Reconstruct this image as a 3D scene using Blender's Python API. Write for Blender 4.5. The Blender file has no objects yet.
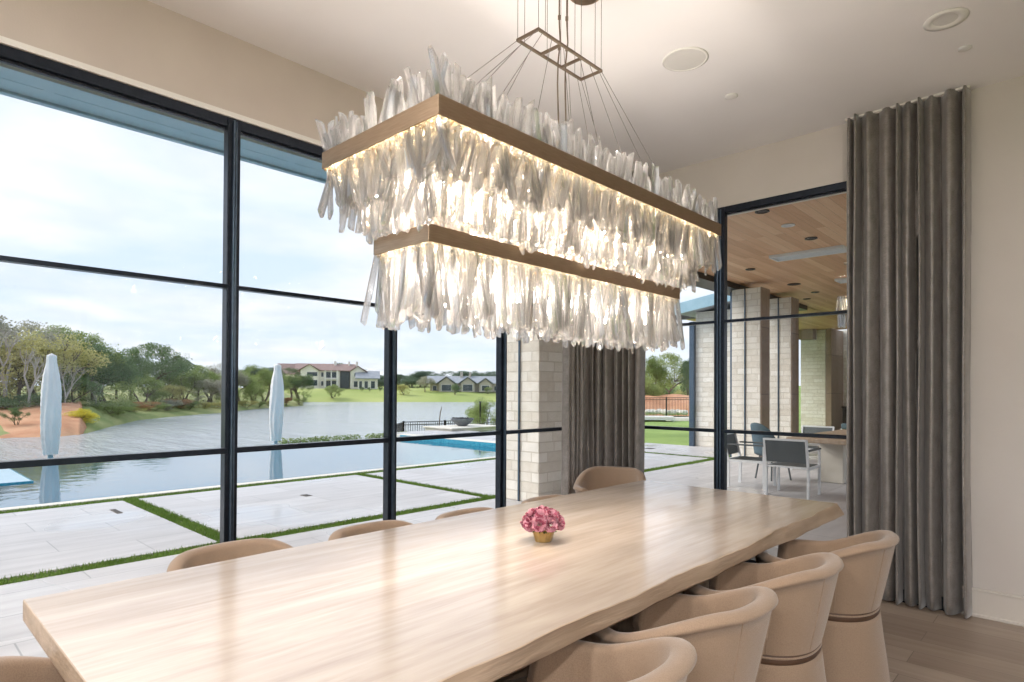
import bpy, bmesh, math, random
from math import sin, cos, pi, radians as R
from mathutils import Vector, Matrix, noise
C = bpy.context.scene
col = C.collection
rnd = random.Random(11)

# ------------------------------------------------------------------ helpers
class MB:
    def __init__(s): s.v=[]; s.f=[]; s.mi=[]; s.cur=0
    def add(s, vs, fs):
        o=len(s.v); s.v += [tuple(v) for v in vs]
        for f in fs: s.f.append(tuple(i+o for i in f)); s.mi.append(s.cur)
    def box(s, x0,x1,y0,y1,z0,z1):
        s.add([(x0,y0,z0),(x1,y0,z0),(x1,y1,z0),(x0,y1,z0),(x0,y0,z1),(x1,y0,z1),(x1,y1,z1),(x0,y1,z1)],
              [(0,3,2,1),(4,5,6,7),(0,1,5,4),(1,2,6,5),(2,3,7,6),(3,0,4,7)])
    def hexa(s, b, t):
        s.add(list(b)+list(t), [(0,3,2,1),(4,5,6,7),(0,1,5,4),(1,2,6,5),(2,3,7,6),(3,0,4,7)])
    def tube(s, pts, rs, n=8, caps=True):
        pts=[Vector(p) for p in pts]
        if not hasattr(rs,'__len__'): rs=[rs]*len(pts)
        rings=[]; up=None
        for i,p in enumerate(pts):
            d=(pts[min(i+1,len(pts)-1)]-pts[max(i-1,0)])
            if d.length<1e-9: d=Vector((0,0,1))
            d.normalize()
            if up is None:
                up=Vector((0,0,1)) if abs(d.z)<.9 else Vector((1,0,0))
            a=d.cross(up)
            if a.length<1e-5: a=d.cross(Vector((1,0,.3)))
            a.normalize(); b=a.cross(d).normalized(); up=b
            rings.append([p+a*(rs[i]*cos(2*pi*k/n))+b*(rs[i]*sin(2*pi*k/n)) for k in range(n)])
        vs=[v for r in rings for v in r]; fs=[]
        for i in range(len(pts)-1):
            for k in range(n):
                fs.append((i*n+k,i*n+(k+1)%n,(i+1)*n+(k+1)%n,(i+1)*n+k))
        if caps:
            fs.append(tuple(range(n-1,-1,-1))); fs.append(tuple((len(pts)-1)*n+k for k in range(n)))
        s.add(vs,fs)
    def lathe(s, prof, n=24, sx=1, sy=1, se=2.0, cx=0, cy=0, caps=True):
        def u(a):
            c,d=cos(a),sin(a); k=(abs(c)**se+abs(d)**se)**(-1/se); return c*k*sx, d*k*sy
        vs=[];fs=[]
        for r,z in prof:
            for k in range(n):
                a,b=u(2*pi*k/n); vs.append((cx+a*r,cy+b*r,z))
        for i in range(len(prof)-1):
            for k in range(n):
                fs.append((i*n+k,i*n+(k+1)%n,(i+1)*n+(k+1)%n,(i+1)*n+k))
        if caps:
            fs.append(tuple(range(n-1,-1,-1))); fs.append(tuple((len(prof)-1)*n+k for k in range(n)))
        s.add(vs,fs)
    def grid(s, rows):
        n=len(rows[0]); vs=[v for r in rows for v in r]; fs=[]
        for i in range(len(rows)-1):
            for k in range(n-1):
                fs.append((i*n+k,i*n+k+1,(i+1)*n+k+1,(i+1)*n+k))
        s.add(vs,fs)
    def prism(s, poly, z0, z1):
        n=len(poly)
        vs=[(x,y,z0) for x,y in poly]+[(x,y,z1) for x,y in poly]
        fs=[tuple(range(n-1,-1,-1)),tuple(range(n,2*n))]+[(i,(i+1)%n,n+(i+1)%n,n+i) for i in range(n)]
        s.add(vs,fs)
    def ico(s, c, r, sub=1, jit=0, sq=(1,1,1), rn=None):
        bm=bmesh.new(); bmesh.ops.create_icosphere(bm,subdivisions=sub,radius=1)
        rn=rn or rnd
        vs=[]
        for v in bm.verts:
            k=r*(1+jit*rn.uniform(-1,1)); vs.append((c[0]+v.co.x*k*sq[0],c[1]+v.co.y*k*sq[1],c[2]+v.co.z*k*sq[2]))
        bm.verts.index_update()
        fs=[tuple(v.index for v in f.verts) for f in bm.faces]; bm.free(); s.add(vs,fs)
    def mesh(s, name, mats, smooth=False):
        me=bpy.data.meshes.new(name); me.from_pydata(s.v,[],s.f)
        if not isinstance(mats,(list,tuple)): mats=[mats]
        for m in mats: me.materials.append(m)
        if len(mats)>1: me.polygons.foreach_set('material_index',s.mi)
        if smooth: me.polygons.foreach_set('use_smooth',[True]*len(me.polygons))
        me.update(); return me
    def build(s, name, mats, parent=None, smooth=False, loc=None, bevel=0, seg=2, auto=False):
        o=bpy.data.objects.new(name, s.mesh(name,mats,smooth)); col.objects.link(o)
        if parent: o.parent=parent
        if loc: o.location=loc
        if bevel:
            b=o.modifiers.new('bevel','BEVEL'); b.width=bevel; b.segments=seg; b.limit_method='ANGLE'; b.angle_limit=R(35)
        if auto:
            o.data.polygons.foreach_set('use_smooth',[True]*len(o.data.polygons))
            o.data.set_sharp_from_angle(angle=R(35))
        return o
def bxo(name, b, m, parent=None, bevel=0, **k):
    q=MB(); q.box(*b); return q.build(name,m,parent,bevel=bevel,**k)
def tag(o, label=None, cat=None, group=None, kind=None):
    if label: o['label']=label
    if cat: o['category']=cat
    if group: o['group']=group
    if kind: o['kind']=kind
    return o
def struct(o, label=None, cat=None):
    return tag(o,label,cat,kind='structure')
def empty(name, loc=(0,0,0), rz=0, rx=0, ry=0, parent=None):
    o=bpy.data.objects.new(name,None); col.objects.link(o); o.location=loc; o.rotation_euler=(rx,ry,rz)
    o.empty_display_size=.1
    if parent: o.parent=parent
    return o
def smooth(a,b,x):
    t=max(0,min(1,(x-a)/(b-a))); return t*t*(3-2*t)
def copy_tree(o, parent=None):
    c=o.copy(); col.objects.link(c); c.parent=parent
    for ch in [x for x in o.children]: copy_tree(ch,c)
    return c

# ------------------------------------------------------------------ materials
def newmat(name):
    m=bpy.data.materials.new(name); m.use_nodes=True; nt=m.node_tree; nt.nodes.clear()
    out=nt.nodes.new('ShaderNodeOutputMaterial'); return m,nt,out
def principled(nt,out,color=(.8,.8,.8),rough=.5,metal=0,**k):
    p=nt.nodes.new('ShaderNodeBsdfPrincipled'); p.inputs['Base Color'].default_value=(*color,1)
    p.inputs['Roughness'].default_value=rough; p.inputs['Metallic'].default_value=metal
    for a,b in k.items():
        a=a.replace('_',' ')
        if a in p.inputs: p.inputs[a].default_value=b
    nt.links.new(p.outputs[0],out.inputs[0]); return p
def nd(nt,t,**k):
    n=nt.nodes.new('ShaderNode'+t)
    for a,b in k.items():
        if a in n.inputs: n.inputs[a].default_value=b
        else: setattr(n,a,b)
    return n
def mapped(nt,scale=(1,1,1),rot=(0,0,0),coord='Object',loc=(0,0,0)):
    t=nd(nt,'TexCoord'); m=nd(nt,'Mapping'); m.inputs['Scale'].default_value=scale; m.inputs['Rotation'].default_value=rot; m.inputs['Location'].default_value=loc
    nt.links.new(t.outputs[coord],m.inputs[0]); return m.outputs[0]
def ramp(nt,fac,stops):
    r=nd(nt,'ValToRGB'); e=r.color_ramp.elements
    while len(e)<len(stops): e.new(.5)
    for i,(p,c) in enumerate(stops): e[i].position=p; e[i].color=(*c,1)
    nt.links.new(fac,r.inputs[0]); return r.outputs[0]
def bump(nt,p,h,strength=.2,dist=.01):
    b=nd(nt,'Bump'); b.inputs['Strength'].default_value=strength; b.inputs['Distance'].default_value=dist
    nt.links.new(h,b.inputs['Height']); nt.links.new(b.outputs[0],p.inputs['Normal']); return b
def noisemat(name,c1,c2,scale=8,rough=.6,metal=0,bs=0,bscale=None,stretch=(1,1,1),detail=4,coord='Object',lo=.35,hi=.65,bd=.01,**k):
    m,nt,out=newmat(name); p=principled(nt,out,c1,rough,metal,**k)
    v=mapped(nt,stretch,coord=coord); n=nd(nt,'TexNoise',Scale=scale,Detail=detail); nt.links.new(v,n.inputs[0])
    nt.links.new(ramp(nt,n.outputs[0],[(lo,c1),(hi,c2)]),p.inputs['Base Color'])
    if bs:
        n2=nd(nt,'TexNoise',Scale=bscale or scale*4,Detail=3); nt.links.new(v,n2.inputs[0]); bump(nt,p,n2.outputs[0],bs,bd)
    return m
def emis(name,c,s):
    m,nt,out=newmat(name); e=nd(nt,'Emission'); e.inputs[0].default_value=(*c,1); e.inputs[1].default_value=s; nt.links.new(e.outputs[0],out.inputs[0]); return m

M={}
M['wall']=noisemat('plaster_wall',(.56,.515,.475),(.58,.535,.495),3,.85,bs=.05,bscale=120)
M['header']=noisemat('plaster_header',(.56,.49,.435),(.59,.52,.46),3,.85,bs=.05,bscale=120)
M['ceil']=noisemat('plaster_ceiling',(.79,.775,.785),(.81,.795,.805),2,.9,bs=.03,bscale=150)
M['white']=noisemat('white_trim_paint',(.78,.75,.71),(.80,.77,.73),5,.45)
M['bb']=noisemat('baseboard_paint',(.60,.55,.49),(.62,.57,.51),5,.45)
M['frame']=noisemat('dark_window_steel',(.012,.017,.026),(.018,.024,.036),30,.28,.6)
M['framelt']=noisemat('blue_grey_steel',(.07,.10,.14),(.09,.125,.17),30,.3,.7)
M['slate_metal']=noisemat('slate_fascia_metal',(.27,.42,.50),(.31,.46,.54),4,.42,.15)
M['dark']=noisemat('dark_bronze',(.02,.018,.016),(.03,.026,.022),20,.4,.5)
M['seamdark']=noisemat('dark_brown_welt',(.07,.035,.018),(.09,.045,.025),20,.5)
M['plastic']=noisemat('white_plastic',(.74,.73,.70),(.76,.75,.72),20,.4)
M['grille']=noisemat('speaker_grille_cloth',(.62,.61,.59),(.66,.65,.63),400,.7)
M['concrete']=noisemat('pale_limestone_cap',(.62,.58,.50),(.70,.66,.58),3,.7,bs=.1)
M['tan']=noisemat('beige_linen',(.265,.178,.115),(.32,.222,.150),300,.85,bs=.3,bscale=600,detail=6,bd=.002,Sheen_Weight=.3)
M['tanlt']=noisemat('beige_linen_piping',(.28,.19,.125),(.33,.23,.155),300,.8,bs=.3,bscale=420,Sheen_Weight=.3)
M['wicker']=noisemat('dark_sling_mesh',(.08,.095,.10),(.12,.135,.14),150,.6)
M['teal_cushion']=noisemat('teal_grey_cushion',(.06,.10,.13),(.09,.14,.17),60,.8)
M['alu']=noisemat('white_powder_coat',(.72,.74,.75),(.76,.78,.79),20,.35)
M['umb']=None
M['redbrown_roof']=noisemat('brown_tile_roof',(.26,.17,.15),(.34,.24,.21),2,.8,bs=.2)
M['grey_roof']=noisemat('grey_slate_roof',(.27,.285,.31),(.35,.365,.39),1.5,.7,bs=.2)
M['stucco']=noisemat('white_stucco',(.75,.70,.62),(.82,.78,.70),.5,.8)
M['stone_far']=noisemat('tan_house_stone',(.42,.37,.30),(.50,.45,.37),1,.8)
M['darkglass']=noisemat('far_window_glass',(.03,.045,.05),(.05,.07,.075),2,.08)
M['bark']=noisemat('grey_brown_bark',(.12,.09,.065),(.20,.16,.12),6,.9,bs=.3)
M['palebark']=noisemat('pale_bare_bark',(.36,.33,.29),(.45,.42,.38),6,.9,bs=.2)
M['soil']=noisemat('red_clay_soil',(.46,.21,.11),(.60,.33,.19),.6,.95,bs=.6,bscale=2.0,detail=8)
M['fabricwhite']=noisemat('white_cover_cloth',(.76,.715,.69),(.84,.80,.775),4,.7,bs=.3,bscale=14,stretch=(1,1,.6))
M['brass_dark']=noisemat('aged_brass',(.24,.165,.09),(.34,.24,.13),6,.35,.9)
M['gunmetal']=noisemat('brown_grey_steel',(.16,.12,.085),(.20,.15,.11),20,.4,.8)
M['wire']=noisemat('steel_wire',(.14,.12,.10),(.18,.16,.14),20,.4,.8)
M['crate']=noisemat('pot_gold',(.42,.27,.09),(.56,.38,.15),22,.35,.75,bs=.5,bscale=35)
M['firebowl']=noisemat('charcoal_bowl',(.10,.11,.13),(.16,.17,.19),10,.6)
M['black']=noisemat('black_firebox',(.01,.01,.01),(.02,.02,.02),5,.5)
M['spa_tile']=noisemat('teal_pool_tile',(.02,.22,.33),(.05,.34,.45),18,.15)
M['pool_floor']=noisemat('pool_plaster',(.17,.47,.58),(.22,.52,.62),.8,.6)

def ledmat(): return emis('warm_led',(1.0,.78,.46),30.0)
M['led']=ledmat()
M['lamp_on']=emis('added_downlight_lens',(1.0,.9,.78),6.0)

def facing(nt,base,amp,pw,normal=None):
    lw=nd(nt,'LayerWeight'); p=nd(nt,'Math',operation='POWER'); p.inputs[1].default_value=pw; nt.links.new(lw.outputs['Facing'],p.inputs[0])
    if normal: nt.links.new(normal,lw.inputs['Normal'])
    a=nd(nt,'Math',operation='MULTIPLY_ADD'); a.inputs[1].default_value=amp; a.inputs[2].default_value=base; nt.links.new(p.outputs[0],a.inputs[0]); return a.outputs[0]
def glassmat(name, tint=(.985,.985,.985), ior=1.18):
    m,nt,out=newmat(name)
    t=nd(nt,'BsdfTransparent'); t.inputs[0].default_value=(*tint,1)
    g=nd(nt,'BsdfGlossy'); g.inputs['Roughness'].default_value=.0
    f=facing(nt,.008,.40,5.0)
    mx=nd(nt,'MixShader'); nt.links.new(f,mx.inputs[0]); nt.links.new(t.outputs[0],mx.inputs[1]); nt.links.new(g.outputs[0],mx.inputs[2])
    nt.links.new(mx.outputs[0],out.inputs[0]); return m
M['glass']=glassmat('window_glass')
def crystalmat():
    m,nt,out=newmat('clear_crystal')
    g=nd(nt,'BsdfGlass'); g.inputs['IOR'].default_value=1.5; g.inputs['Roughness'].default_value=0.0; g.inputs['Color'].default_value=(1,1,1,1)
    t=nd(nt,'BsdfTransparent'); t.inputs[0].default_value=(.985,.985,.985,1)
    l=nd(nt,'BsdfTranslucent'); l.inputs[0].default_value=(1,.97,.94,1)
    gl=nd(nt,'BsdfGlossy'); gl.inputs['Roughness'].default_value=.03; gl.inputs[0].default_value=(1,1,1,1)
    m1=nd(nt,'MixShader'); m1.inputs[0].default_value=.42; nt.links.new(g.outputs[0],m1.inputs[1]); nt.links.new(t.outputs[0],m1.inputs[2])
    m2=nd(nt,'MixShader'); m2.inputs[0].default_value=.24; nt.links.new(m1.outputs[0],m2.inputs[1]); nt.links.new(l.outputs[0],m2.inputs[2])
    m3=nd(nt,'MixShader'); nt.links.new(facing(nt,.12,.5,2.5),m3.inputs[0]); nt.links.new(m2.outputs[0],m3.inputs[1]); nt.links.new(gl.outputs[0],m3.inputs[2])
    nt.links.new(m3.outputs[0],out.inputs[0]); return m
M['crystal']=crystalmat()

def brushed(name,c1,c2):
    m,nt,out=newmat(name); p=principled(nt,out,c1,.32,1.0)
    v=mapped(nt,(3,3,60)); n=nd(nt,'TexNoise',Scale=6,Detail=6); nt.links.new(v,n.inputs[0])
    nt.links.new(ramp(nt,n.outputs[0],[(.3,c1),(.7,c2)]),p.inputs['Base Color'])
    r=nd(nt,'MapRange'); r.inputs['To Min'].default_value=.28; r.inputs['To Max'].default_value=.45; nt.links.new(n.outputs[0],r.inputs[0]); nt.links.new(r.outputs[0],p.inputs['Roughness'])
    return m
M['brass']=brushed('brushed_bronze',(.33,.235,.155),(.43,.315,.215))

def woodplank(name, c1,c2,c3, width, length, axis='Y', rough=.45, gap=.012, grain=1.0, bs=.15, planar=('x','y'), rot=0.0, mortar=.15):
    """planks running along axis; brick texture supplies the boards and noise the grain"""
    m,nt,out=newmat(name); p=principled(nt,out,c1,rough)
    tc=nd(nt,'TexCoord'); sp=nd(nt,'SeparateXYZ'); nt.links.new(tc.outputs['Object'],sp.inputs[0]); cb=nd(nt,'CombineXYZ')
    if axis=='Y': nt.links.new(sp.outputs[1],cb.inputs[0]); nt.links.new(sp.outputs[0],cb.inputs[1])
    else: nt.links.new(sp.outputs[0],cb.inputs[0]); nt.links.new(sp.outputs[1],cb.inputs[1])
    b=nd(nt,'TexBrick'); b.inputs['Scale'].default_value=1; b.inputs['Brick Width'].default_value=length; b.inputs['Row Height'].default_value=width
    b.inputs['Mortar Size'].default_value=gap*width; b.inputs['Mortar Smooth'].default_value=.1; b.offset=.37
    b.inputs['Color1'].default_value=(0,0,0,1); b.inputs['Color2'].default_value=(1,1,1,1); b.inputs['Mortar'].default_value=(.5,.5,.5,1)
    nt.links.new(cb.outputs[0],b.inputs[0])
    mp=nd(nt,'Mapping'); mp.inputs['Scale'].default_value=(1.2,14,1); nt.links.new(cb.outputs[0],mp.inputs[0])
    n=nd(nt,'TexNoise',Scale=grain*1.5,Detail=6,Distortion=.6); nt.links.new(mp.outputs[0],n.inputs[0])
    # shift the grain per board
    ad=nd(nt,'VectorMath',operation='ADD'); sc=nd(nt,'VectorMath',operation='SCALE'); sc.inputs['Scale'].default_value=7
    nt.links.new(b.outputs['Color'],sc.inputs[0]); nt.links.new(mp.outputs[0],ad.inputs[0]); nt.links.new(sc.outputs[0],ad.inputs[1]); nt.links.new(ad.outputs[0],n.inputs[0])
    mix=nd(nt,'Mix',data_type='FLOAT'); mix.inputs[0].default_value=.5
    nt.links.new(n.outputs[0],mix.inputs[2]); nt.links.new(b.outputs['Color'],mix.inputs[3])
    cr=ramp(nt,mix.outputs[0],[(.2,c1),(.5,c2),(.8,c3)])
    mm=nd(nt,'MixRGB',blend_type='MULTIPLY'); mm.inputs[2].default_value=(mortar,mortar,mortar,1)
    nt.links.new(b.outputs['Fac'],mm.inputs[0]); nt.links.new(cr,mm.inputs[1]); nt.links.new(mm.outputs[0],p.inputs['Base Color'])
    bump(nt,p,n.outputs[0],bs,.003); return m
M['floor']=woodplank('oak_floor',(.26,.195,.145),(.35,.275,.215),(.44,.355,.285),.19,1.9,'X',.38,mortar=.55)
M['soffit']=woodplank('cedar_soffit',(.56,.30,.15),(.68,.40,.22),(.78,.52,.31),.14,3.5,'Y',.5,mortar=.45)

def tabletop():
    m,nt,out=newmat('bleached_table_wood'); p=principled(nt,out,(.7,.6,.5),.3)
    v=mapped(nt,(2.6,.5,2.6)); n=nd(nt,'TexNoise',Scale=2.2,Detail=8,Distortion=1.2); nt.links.new(v,n.inputs[0])
    v2=mapped(nt,(16,.9,16)); n2=nd(nt,'TexNoise',Scale=3,Detail=5); nt.links.new(v2,n2.inputs[0])
    mix=nd(nt,'Mix',data_type='FLOAT'); mix.inputs[0].default_value=.4; nt.links.new(n.outputs[0],mix.inputs[2]); nt.links.new(n2.outputs[0],mix.inputs[3])
    nt.links.new(ramp(nt,mix.outputs[0],[(.32,(.45,.365,.30)),(.5,(.56,.47,.395)),(.7,(.65,.565,.49))]),p.inputs['Base Color'])
    p.inputs['Roughness'].default_value=.16; p.inputs['Specular IOR Level'].default_value=.9; p.inputs['Coat Weight'].default_value=.25; p.inputs['Coat Roughness'].default_value=.12
    bump(nt,p,n2.outputs[0],.05,.002); return m
M['table']=tabletop()
M['tableside']=noisemat('raw_live_edge_wood',(.33,.24,.165),(.43,.32,.23),4,.5,stretch=(3,.6,8),bs=.3,bscale=12)
M['tablebase']=noisemat('table_base_wood',(.42,.32,.23),(.52,.41,.31),5,.5,stretch=(6,6,1))

def stonemat(name,c1,c2,c3,w,h,rough=.85,mort=(.62,.60,.55)):
    m,nt,out=newmat(name); p=principled(nt,out,c1,rough)
    tc=nd(nt,'TexCoord'); sp=nd(nt,'SeparateXYZ'); nt.links.new(tc.outputs['Object'],sp.inputs[0])
    a=nd(nt,'Math',operation='ADD'); nt.links.new(sp.outputs[0],a.inputs[0]); nt.links.new(sp.outputs[1],a.inputs[1])
    cb=nd(nt,'CombineXYZ'); nt.links.new(a.outputs[0],cb.inputs[0]); nt.links.new(sp.outputs[2],cb.inputs[1])
    b=nd(nt,'TexBrick'); b.inputs['Scale'].default_value=1; b.inputs['Brick Width'].default_value=w; b.inputs['Row Height'].default_value=h
    b.inputs['Mortar Size'].default_value=.008; b.squash=1.6; b.squash_frequency=3; b.offset=.43
    b.inputs['Color1'].default_value=(0,0,0,1); b.inputs['Color2'].default_value=(1,1,1,1); b.inputs['Mortar'].default_value=(.5,.5,.5,1)
    nt.links.new(cb.outputs[0],b.inputs[0])
    n=nd(nt,'TexNoise',Scale=9,Detail=6); nt.links.new(tc.outputs['Object'],n.inputs[0])
    mix=nd(nt,'Mix',data_type='FLOAT'); mix.inputs[0].default_value=.45; nt.links.new(n.outputs[0],mix.inputs[2]); nt.links.new(b.outputs['Color'],mix.inputs[3])
    cr=ramp(nt,mix.outputs[0],[(.15,c1),(.5,c2),(.85,c3)])
    mm=nd(nt,'MixRGB'); mm.inputs[2].default_value=(*mort,1); nt.links.new(b.outputs['Fac'],mm.inputs[0]); nt.links.new(cr,mm.inputs[1]); nt.links.new(mm.outputs[0],p.inputs['Base Color'])
    sb=nd(nt,'Math',operation='SUBTRACT'); nt.links.new(n.outputs[0],sb.inputs[0]); nt.links.new(b.outputs['Fac'],sb.inputs[1])
    bump(nt,p,sb.outputs[0],.7,.02); return m
M['stone']=stonemat('limestone_blocks',(.66,.60,.51),(.78,.74,.66),(.86,.83,.77),.30,.13,mort=(.64,.59,.51))
M['shade_wood_brown']=stonemat('shaded_side_and_wood_brown',(.24,.17,.12),(.31,.23,.17),(.38,.29,.22),.6,1.4,mort=(.18,.13,.10))  # brown for the shaded column sides, shared with the wood box

def paver():
    m,nt,out=newmat('pale_porcelain_pavers'); p=principled(nt,out,(.8,.8,.8),.4)
    tc=nd(nt,'TexCoord'); sp=nd(nt,'SeparateXYZ'); nt.links.new(tc.outputs['Object'],sp.inputs[0]); cb=nd(nt,'CombineXYZ')
    nt.links.new(sp.outputs[1],cb.inputs[0]); nt.links.new(sp.outputs[0],cb.inputs[1])
    b=nd(nt,'TexBrick'); b.inputs['Scale'].default_value=1; b.inputs['Brick Width'].default_value=1.2; b.inputs['Row Height'].default_value=.55; b.inputs['Mortar Size'].default_value=.005
    b.inputs['Color1'].default_value=(.455,.44,.44,1); b.inputs['Color2'].default_value=(.52,.505,.505,1); b.inputs['Mortar'].default_value=(.30,.30,.30,1)
    nt.links.new(cb.outputs[0],b.inputs[0])
    mp=nd(nt,'Mapping'); mp.inputs['Scale'].default_value=(.5,3,1); nt.links.new(cb.outputs[0],mp.inputs[0])
    n=nd(nt,'TexNoise',Scale=2.5,Detail=6); nt.links.new(mp.outputs[0],n.inputs[0])
    mm=nd(nt,'MixRGB',blend_type='OVERLAY'); mm.inputs[0].default_value=.25; nt.links.new(b.outputs[0],mm.inputs[1]); nt.links.new(n.outputs[0],mm.inputs[2])
    nt.links.new(mm.outputs[0],p.inputs['Base Color'])
    n2=nd(nt,'TexNoise',Scale=.45,Detail=3); nt.links.new(tc.outputs['Object'],n2.inputs[0])
    rr=nd(nt,'MapRange'); rr.inputs['From Min'].default_value=.50; rr.inputs['From Max'].default_value=.62; rr.inputs['To Min'].default_value=.5; rr.inputs['To Max'].default_value=.10
    nt.links.new(n2.outputs[0],rr.inputs[0]); nt.links.new(rr.outputs[0],p.inputs['Roughness']); return m
M['paver']=paver()

def watermat(name,c,rough,scale,strength,stretch=(1,1,1)):
    m,nt,out=newmat(name); p=principled(nt,out,c,rough); p.inputs['IOR'].default_value=1.33
    v=mapped(nt,stretch); n=nd(nt,'TexNoise',Scale=scale,Detail=5); nt.links.new(v,n.inputs[0]); bump(nt,p,n.outputs[0],strength,.05); return m
def lakewater():
    m,nt,out=newmat('lake_water'); p=principled(nt,out,(.44,.465,.485),.16); p.inputs['IOR'].default_value=1.4
    v=mapped(nt,(.16,.75,1),rot=(0,0,R(32))); n=nd(nt,'TexNoise',Scale=1.0,Detail=6,Roughness=.65); nt.links.new(v,n.inputs[0]); bump(nt,p,n.outputs[0],1.0,.55)
    return m
M['lake']=lakewater()
def poolwater():
    m,nt,out=newmat('pool_water')
    t=nd(nt,'BsdfTransparent'); t.inputs[0].default_value=(.62,.90,.97,1)
    g=nd(nt,'BsdfGlossy'); g.inputs['Roughness'].default_value=.02
    v=mapped(nt,(1,1,1)); n=nd(nt,'TexNoise',Scale=3.0,Detail=3); nt.links.new(v,n.inputs[0])
    b=nd(nt,'Bump'); b.inputs['Strength'].default_value=.35; b.inputs['Distance'].default_value=.012; nt.links.new(n.outputs[0],b.inputs['Height'])
    nt.links.new(b.outputs[0],g.inputs['Normal']); f=facing(nt,.04,.96,2.6,b.outputs[0])
    mx=nd(nt,'MixShader'); nt.links.new(f,mx.inputs[0]); nt.links.new(t.outputs[0],mx.inputs[1]); nt.links.new(g.outputs[0],mx.inputs[2]); nt.links.new(mx.outputs[0],out.inputs[0]); return m
M['pool']=poolwater()

def grassmat(name,c1,c2,scale=.4,bs=.5):
    return noisemat(name,c1,c2,scale,.9,bs=bs,bscale=25,detail=8,bd=.03)
M['lawn']=grassmat('lawn_grass',(.17,.26,.055),(.26,.36,.09))
M['farlawn']=grassmat('far_lawn_grass',(.27,.33,.08),(.40,.43,.14),.05)
M['bankgreen']=grassmat('wild_bank_grass',(.17,.22,.06),(.34,.33,.13),.25)
def leaf(name,c1,c2,tr=.35):
    m,nt,out=newmat(name)
    g=nd(nt,'NewGeometry'); oi=nd(nt,'ObjectInfo')
    n=nd(nt,'TexNoise',Scale=.9,Detail=3); nt.links.new(g.outputs['Position'],n.inputs[0])
    a=nd(nt,'Math',operation='MULTIPLY_ADD'); a.inputs[1].default_value=.35; nt.links.new(oi.outputs['Random'],a.inputs[0]); nt.links.new(n.outputs[0],a.inputs[2])
    cr=ramp(nt,a.outputs[0],[(.35,c1),(.85,c2)])
    d=nd(nt,'BsdfDiffuse'); t=nd(nt,'BsdfTranslucent'); nt.links.new(cr,d.inputs[0]); nt.links.new(cr,t.inputs[0])
    mx=nd(nt,'MixShader'); mx.inputs[0].default_value=tr; nt.links.new(d.outputs[0],mx.inputs[1]); nt.links.new(t.outputs[0],mx.inputs[2]); nt.links.new(mx.outputs[0],out.inputs[0]); return m
M['leaf_green']=leaf('mid_green_leaf',(.20,.26,.09),(.36,.42,.17))
M['leaf_dark']=leaf('dark_green_leaf',(.10,.16,.075),(.20,.27,.13))
M['leaf_yel']=leaf('yellow_green_leaf',(.38,.38,.13),(.54,.50,.22))
M['leaf_gold']=leaf('yellow_blossom',(.60,.52,.06),(.72,.64,.12))
M['leaf_far']=leaf('haze_tinted_leaf',(.13,.18,.13),(.20,.26,.18))  # greyed green puts distance haze into the leaf colour
M['leaf_grey']=leaf('grey_green_leaf',(.34,.34,.25),(.48,.46,.36))
M['leaf_rust']=leaf('rust_leaf',(.36,.20,.10),(.46,.28,.15))
M['blade']=leaf('turf_blade',(.10,.18,.035),(.20,.31,.075),.3)
M['petal']=leaf('dusty_pink_petal',(.52,.21,.27),(.74,.42,.48),.25)
M['petaldark']=leaf('deep_rose_petal',(.30,.06,.10),(.45,.14,.2),.2)

def curtainmat(name,c1,c2,rough=.42):
    m,nt,out=newmat(name); p=principled(nt,out,c1,rough,.25)
    p.inputs['Sheen Weight'].default_value=.4; p.inputs['Sheen Roughness'].default_value=.4
    v=mapped(nt,(60,60,160)); n=nd(nt,'TexNoise',Scale=1.2,Detail=5); nt.links.new(v,n.inputs[0])
    v2=mapped(nt,(14,14,9)); n2=nd(nt,'TexNoise',Scale=1.4,Detail=6); nt.links.new(v2,n2.inputs[0])
    mix=nd(nt,'Mix',data_type='FLOAT'); mix.inputs[0].default_value=.5; nt.links.new(n.outputs[0],mix.inputs[2]); nt.links.new(n2.outputs[0],mix.inputs[3])
    nt.links.new(ramp(nt,mix.outputs[0],[(.35,c1),(.65,c2)]),p.inputs['Base Color']); bump(nt,p,mix.outputs[0],.25,.002); return m
M['curtain']=curtainmat('pewter_velvet',(.18,.158,.142),(.30,.272,.250))

# ------------------------------------------------------------------ room shell
HC=3.385; XL=-3.45; YF=4.89; XR=4.2; YB=-4.2
struct(bxo('floor',(XL-.1,XR+.2,YB-.2,YF+.12,-.14,0),M['floor']))
struct(bxo('ceiling',(XL-.25,XR+.2,YB-.2,YF+.25,HC,HC+.25),M['ceil']))
# left wall: header above the window wall and a short return behind the camera
def wallobj(name,boxes,m):
    q=MB()
    for b in boxes: q.box(*b)
    return struct(q.build(name,m))
wallobj('wall_left',[(XL-.2,XL,YB,YF+.2,2.957,HC),(XL-.2,XL,YB,-2.95,0,2.957)],M['header'])
wallobj('wall_far',[(XL,XR,YF,YF+.2,2.965,HC),(-.62,XR,YF,YF+.2,0,2.965)],M['wall'])
wallobj('wall_right',[(XR,XR+.2,YB,YF+.2,2.9,HC),(XR,XR+.2,YB,-3.4,0,2.9),(XR,XR+.2,4.2,YF+.2,0,2.9)],M['wall'])
wallobj('wall_back',[(XL-.2,XR,YB-.2,YB,2.9,HC),(XL-.2,-2.6,YB-.2,YB,0,2.9),(3.6,XR,YB-.2,YB,0,2.9)],M['wall'])
struct(bxo('trim_1',(XL-.02,XL+.012,YB,YF,2.928,2.957),M['white']))
q=MB()
q.box(-.62,XR,YF-.014,YF,0,.17); q.box(-.62,XR,YF-.022,YF,.165,.182); q.box(-.62,XR,YF-.022,YF,0,.02)
struct(q.build('baseboard_far',M['bb'],bevel=.003))

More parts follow.
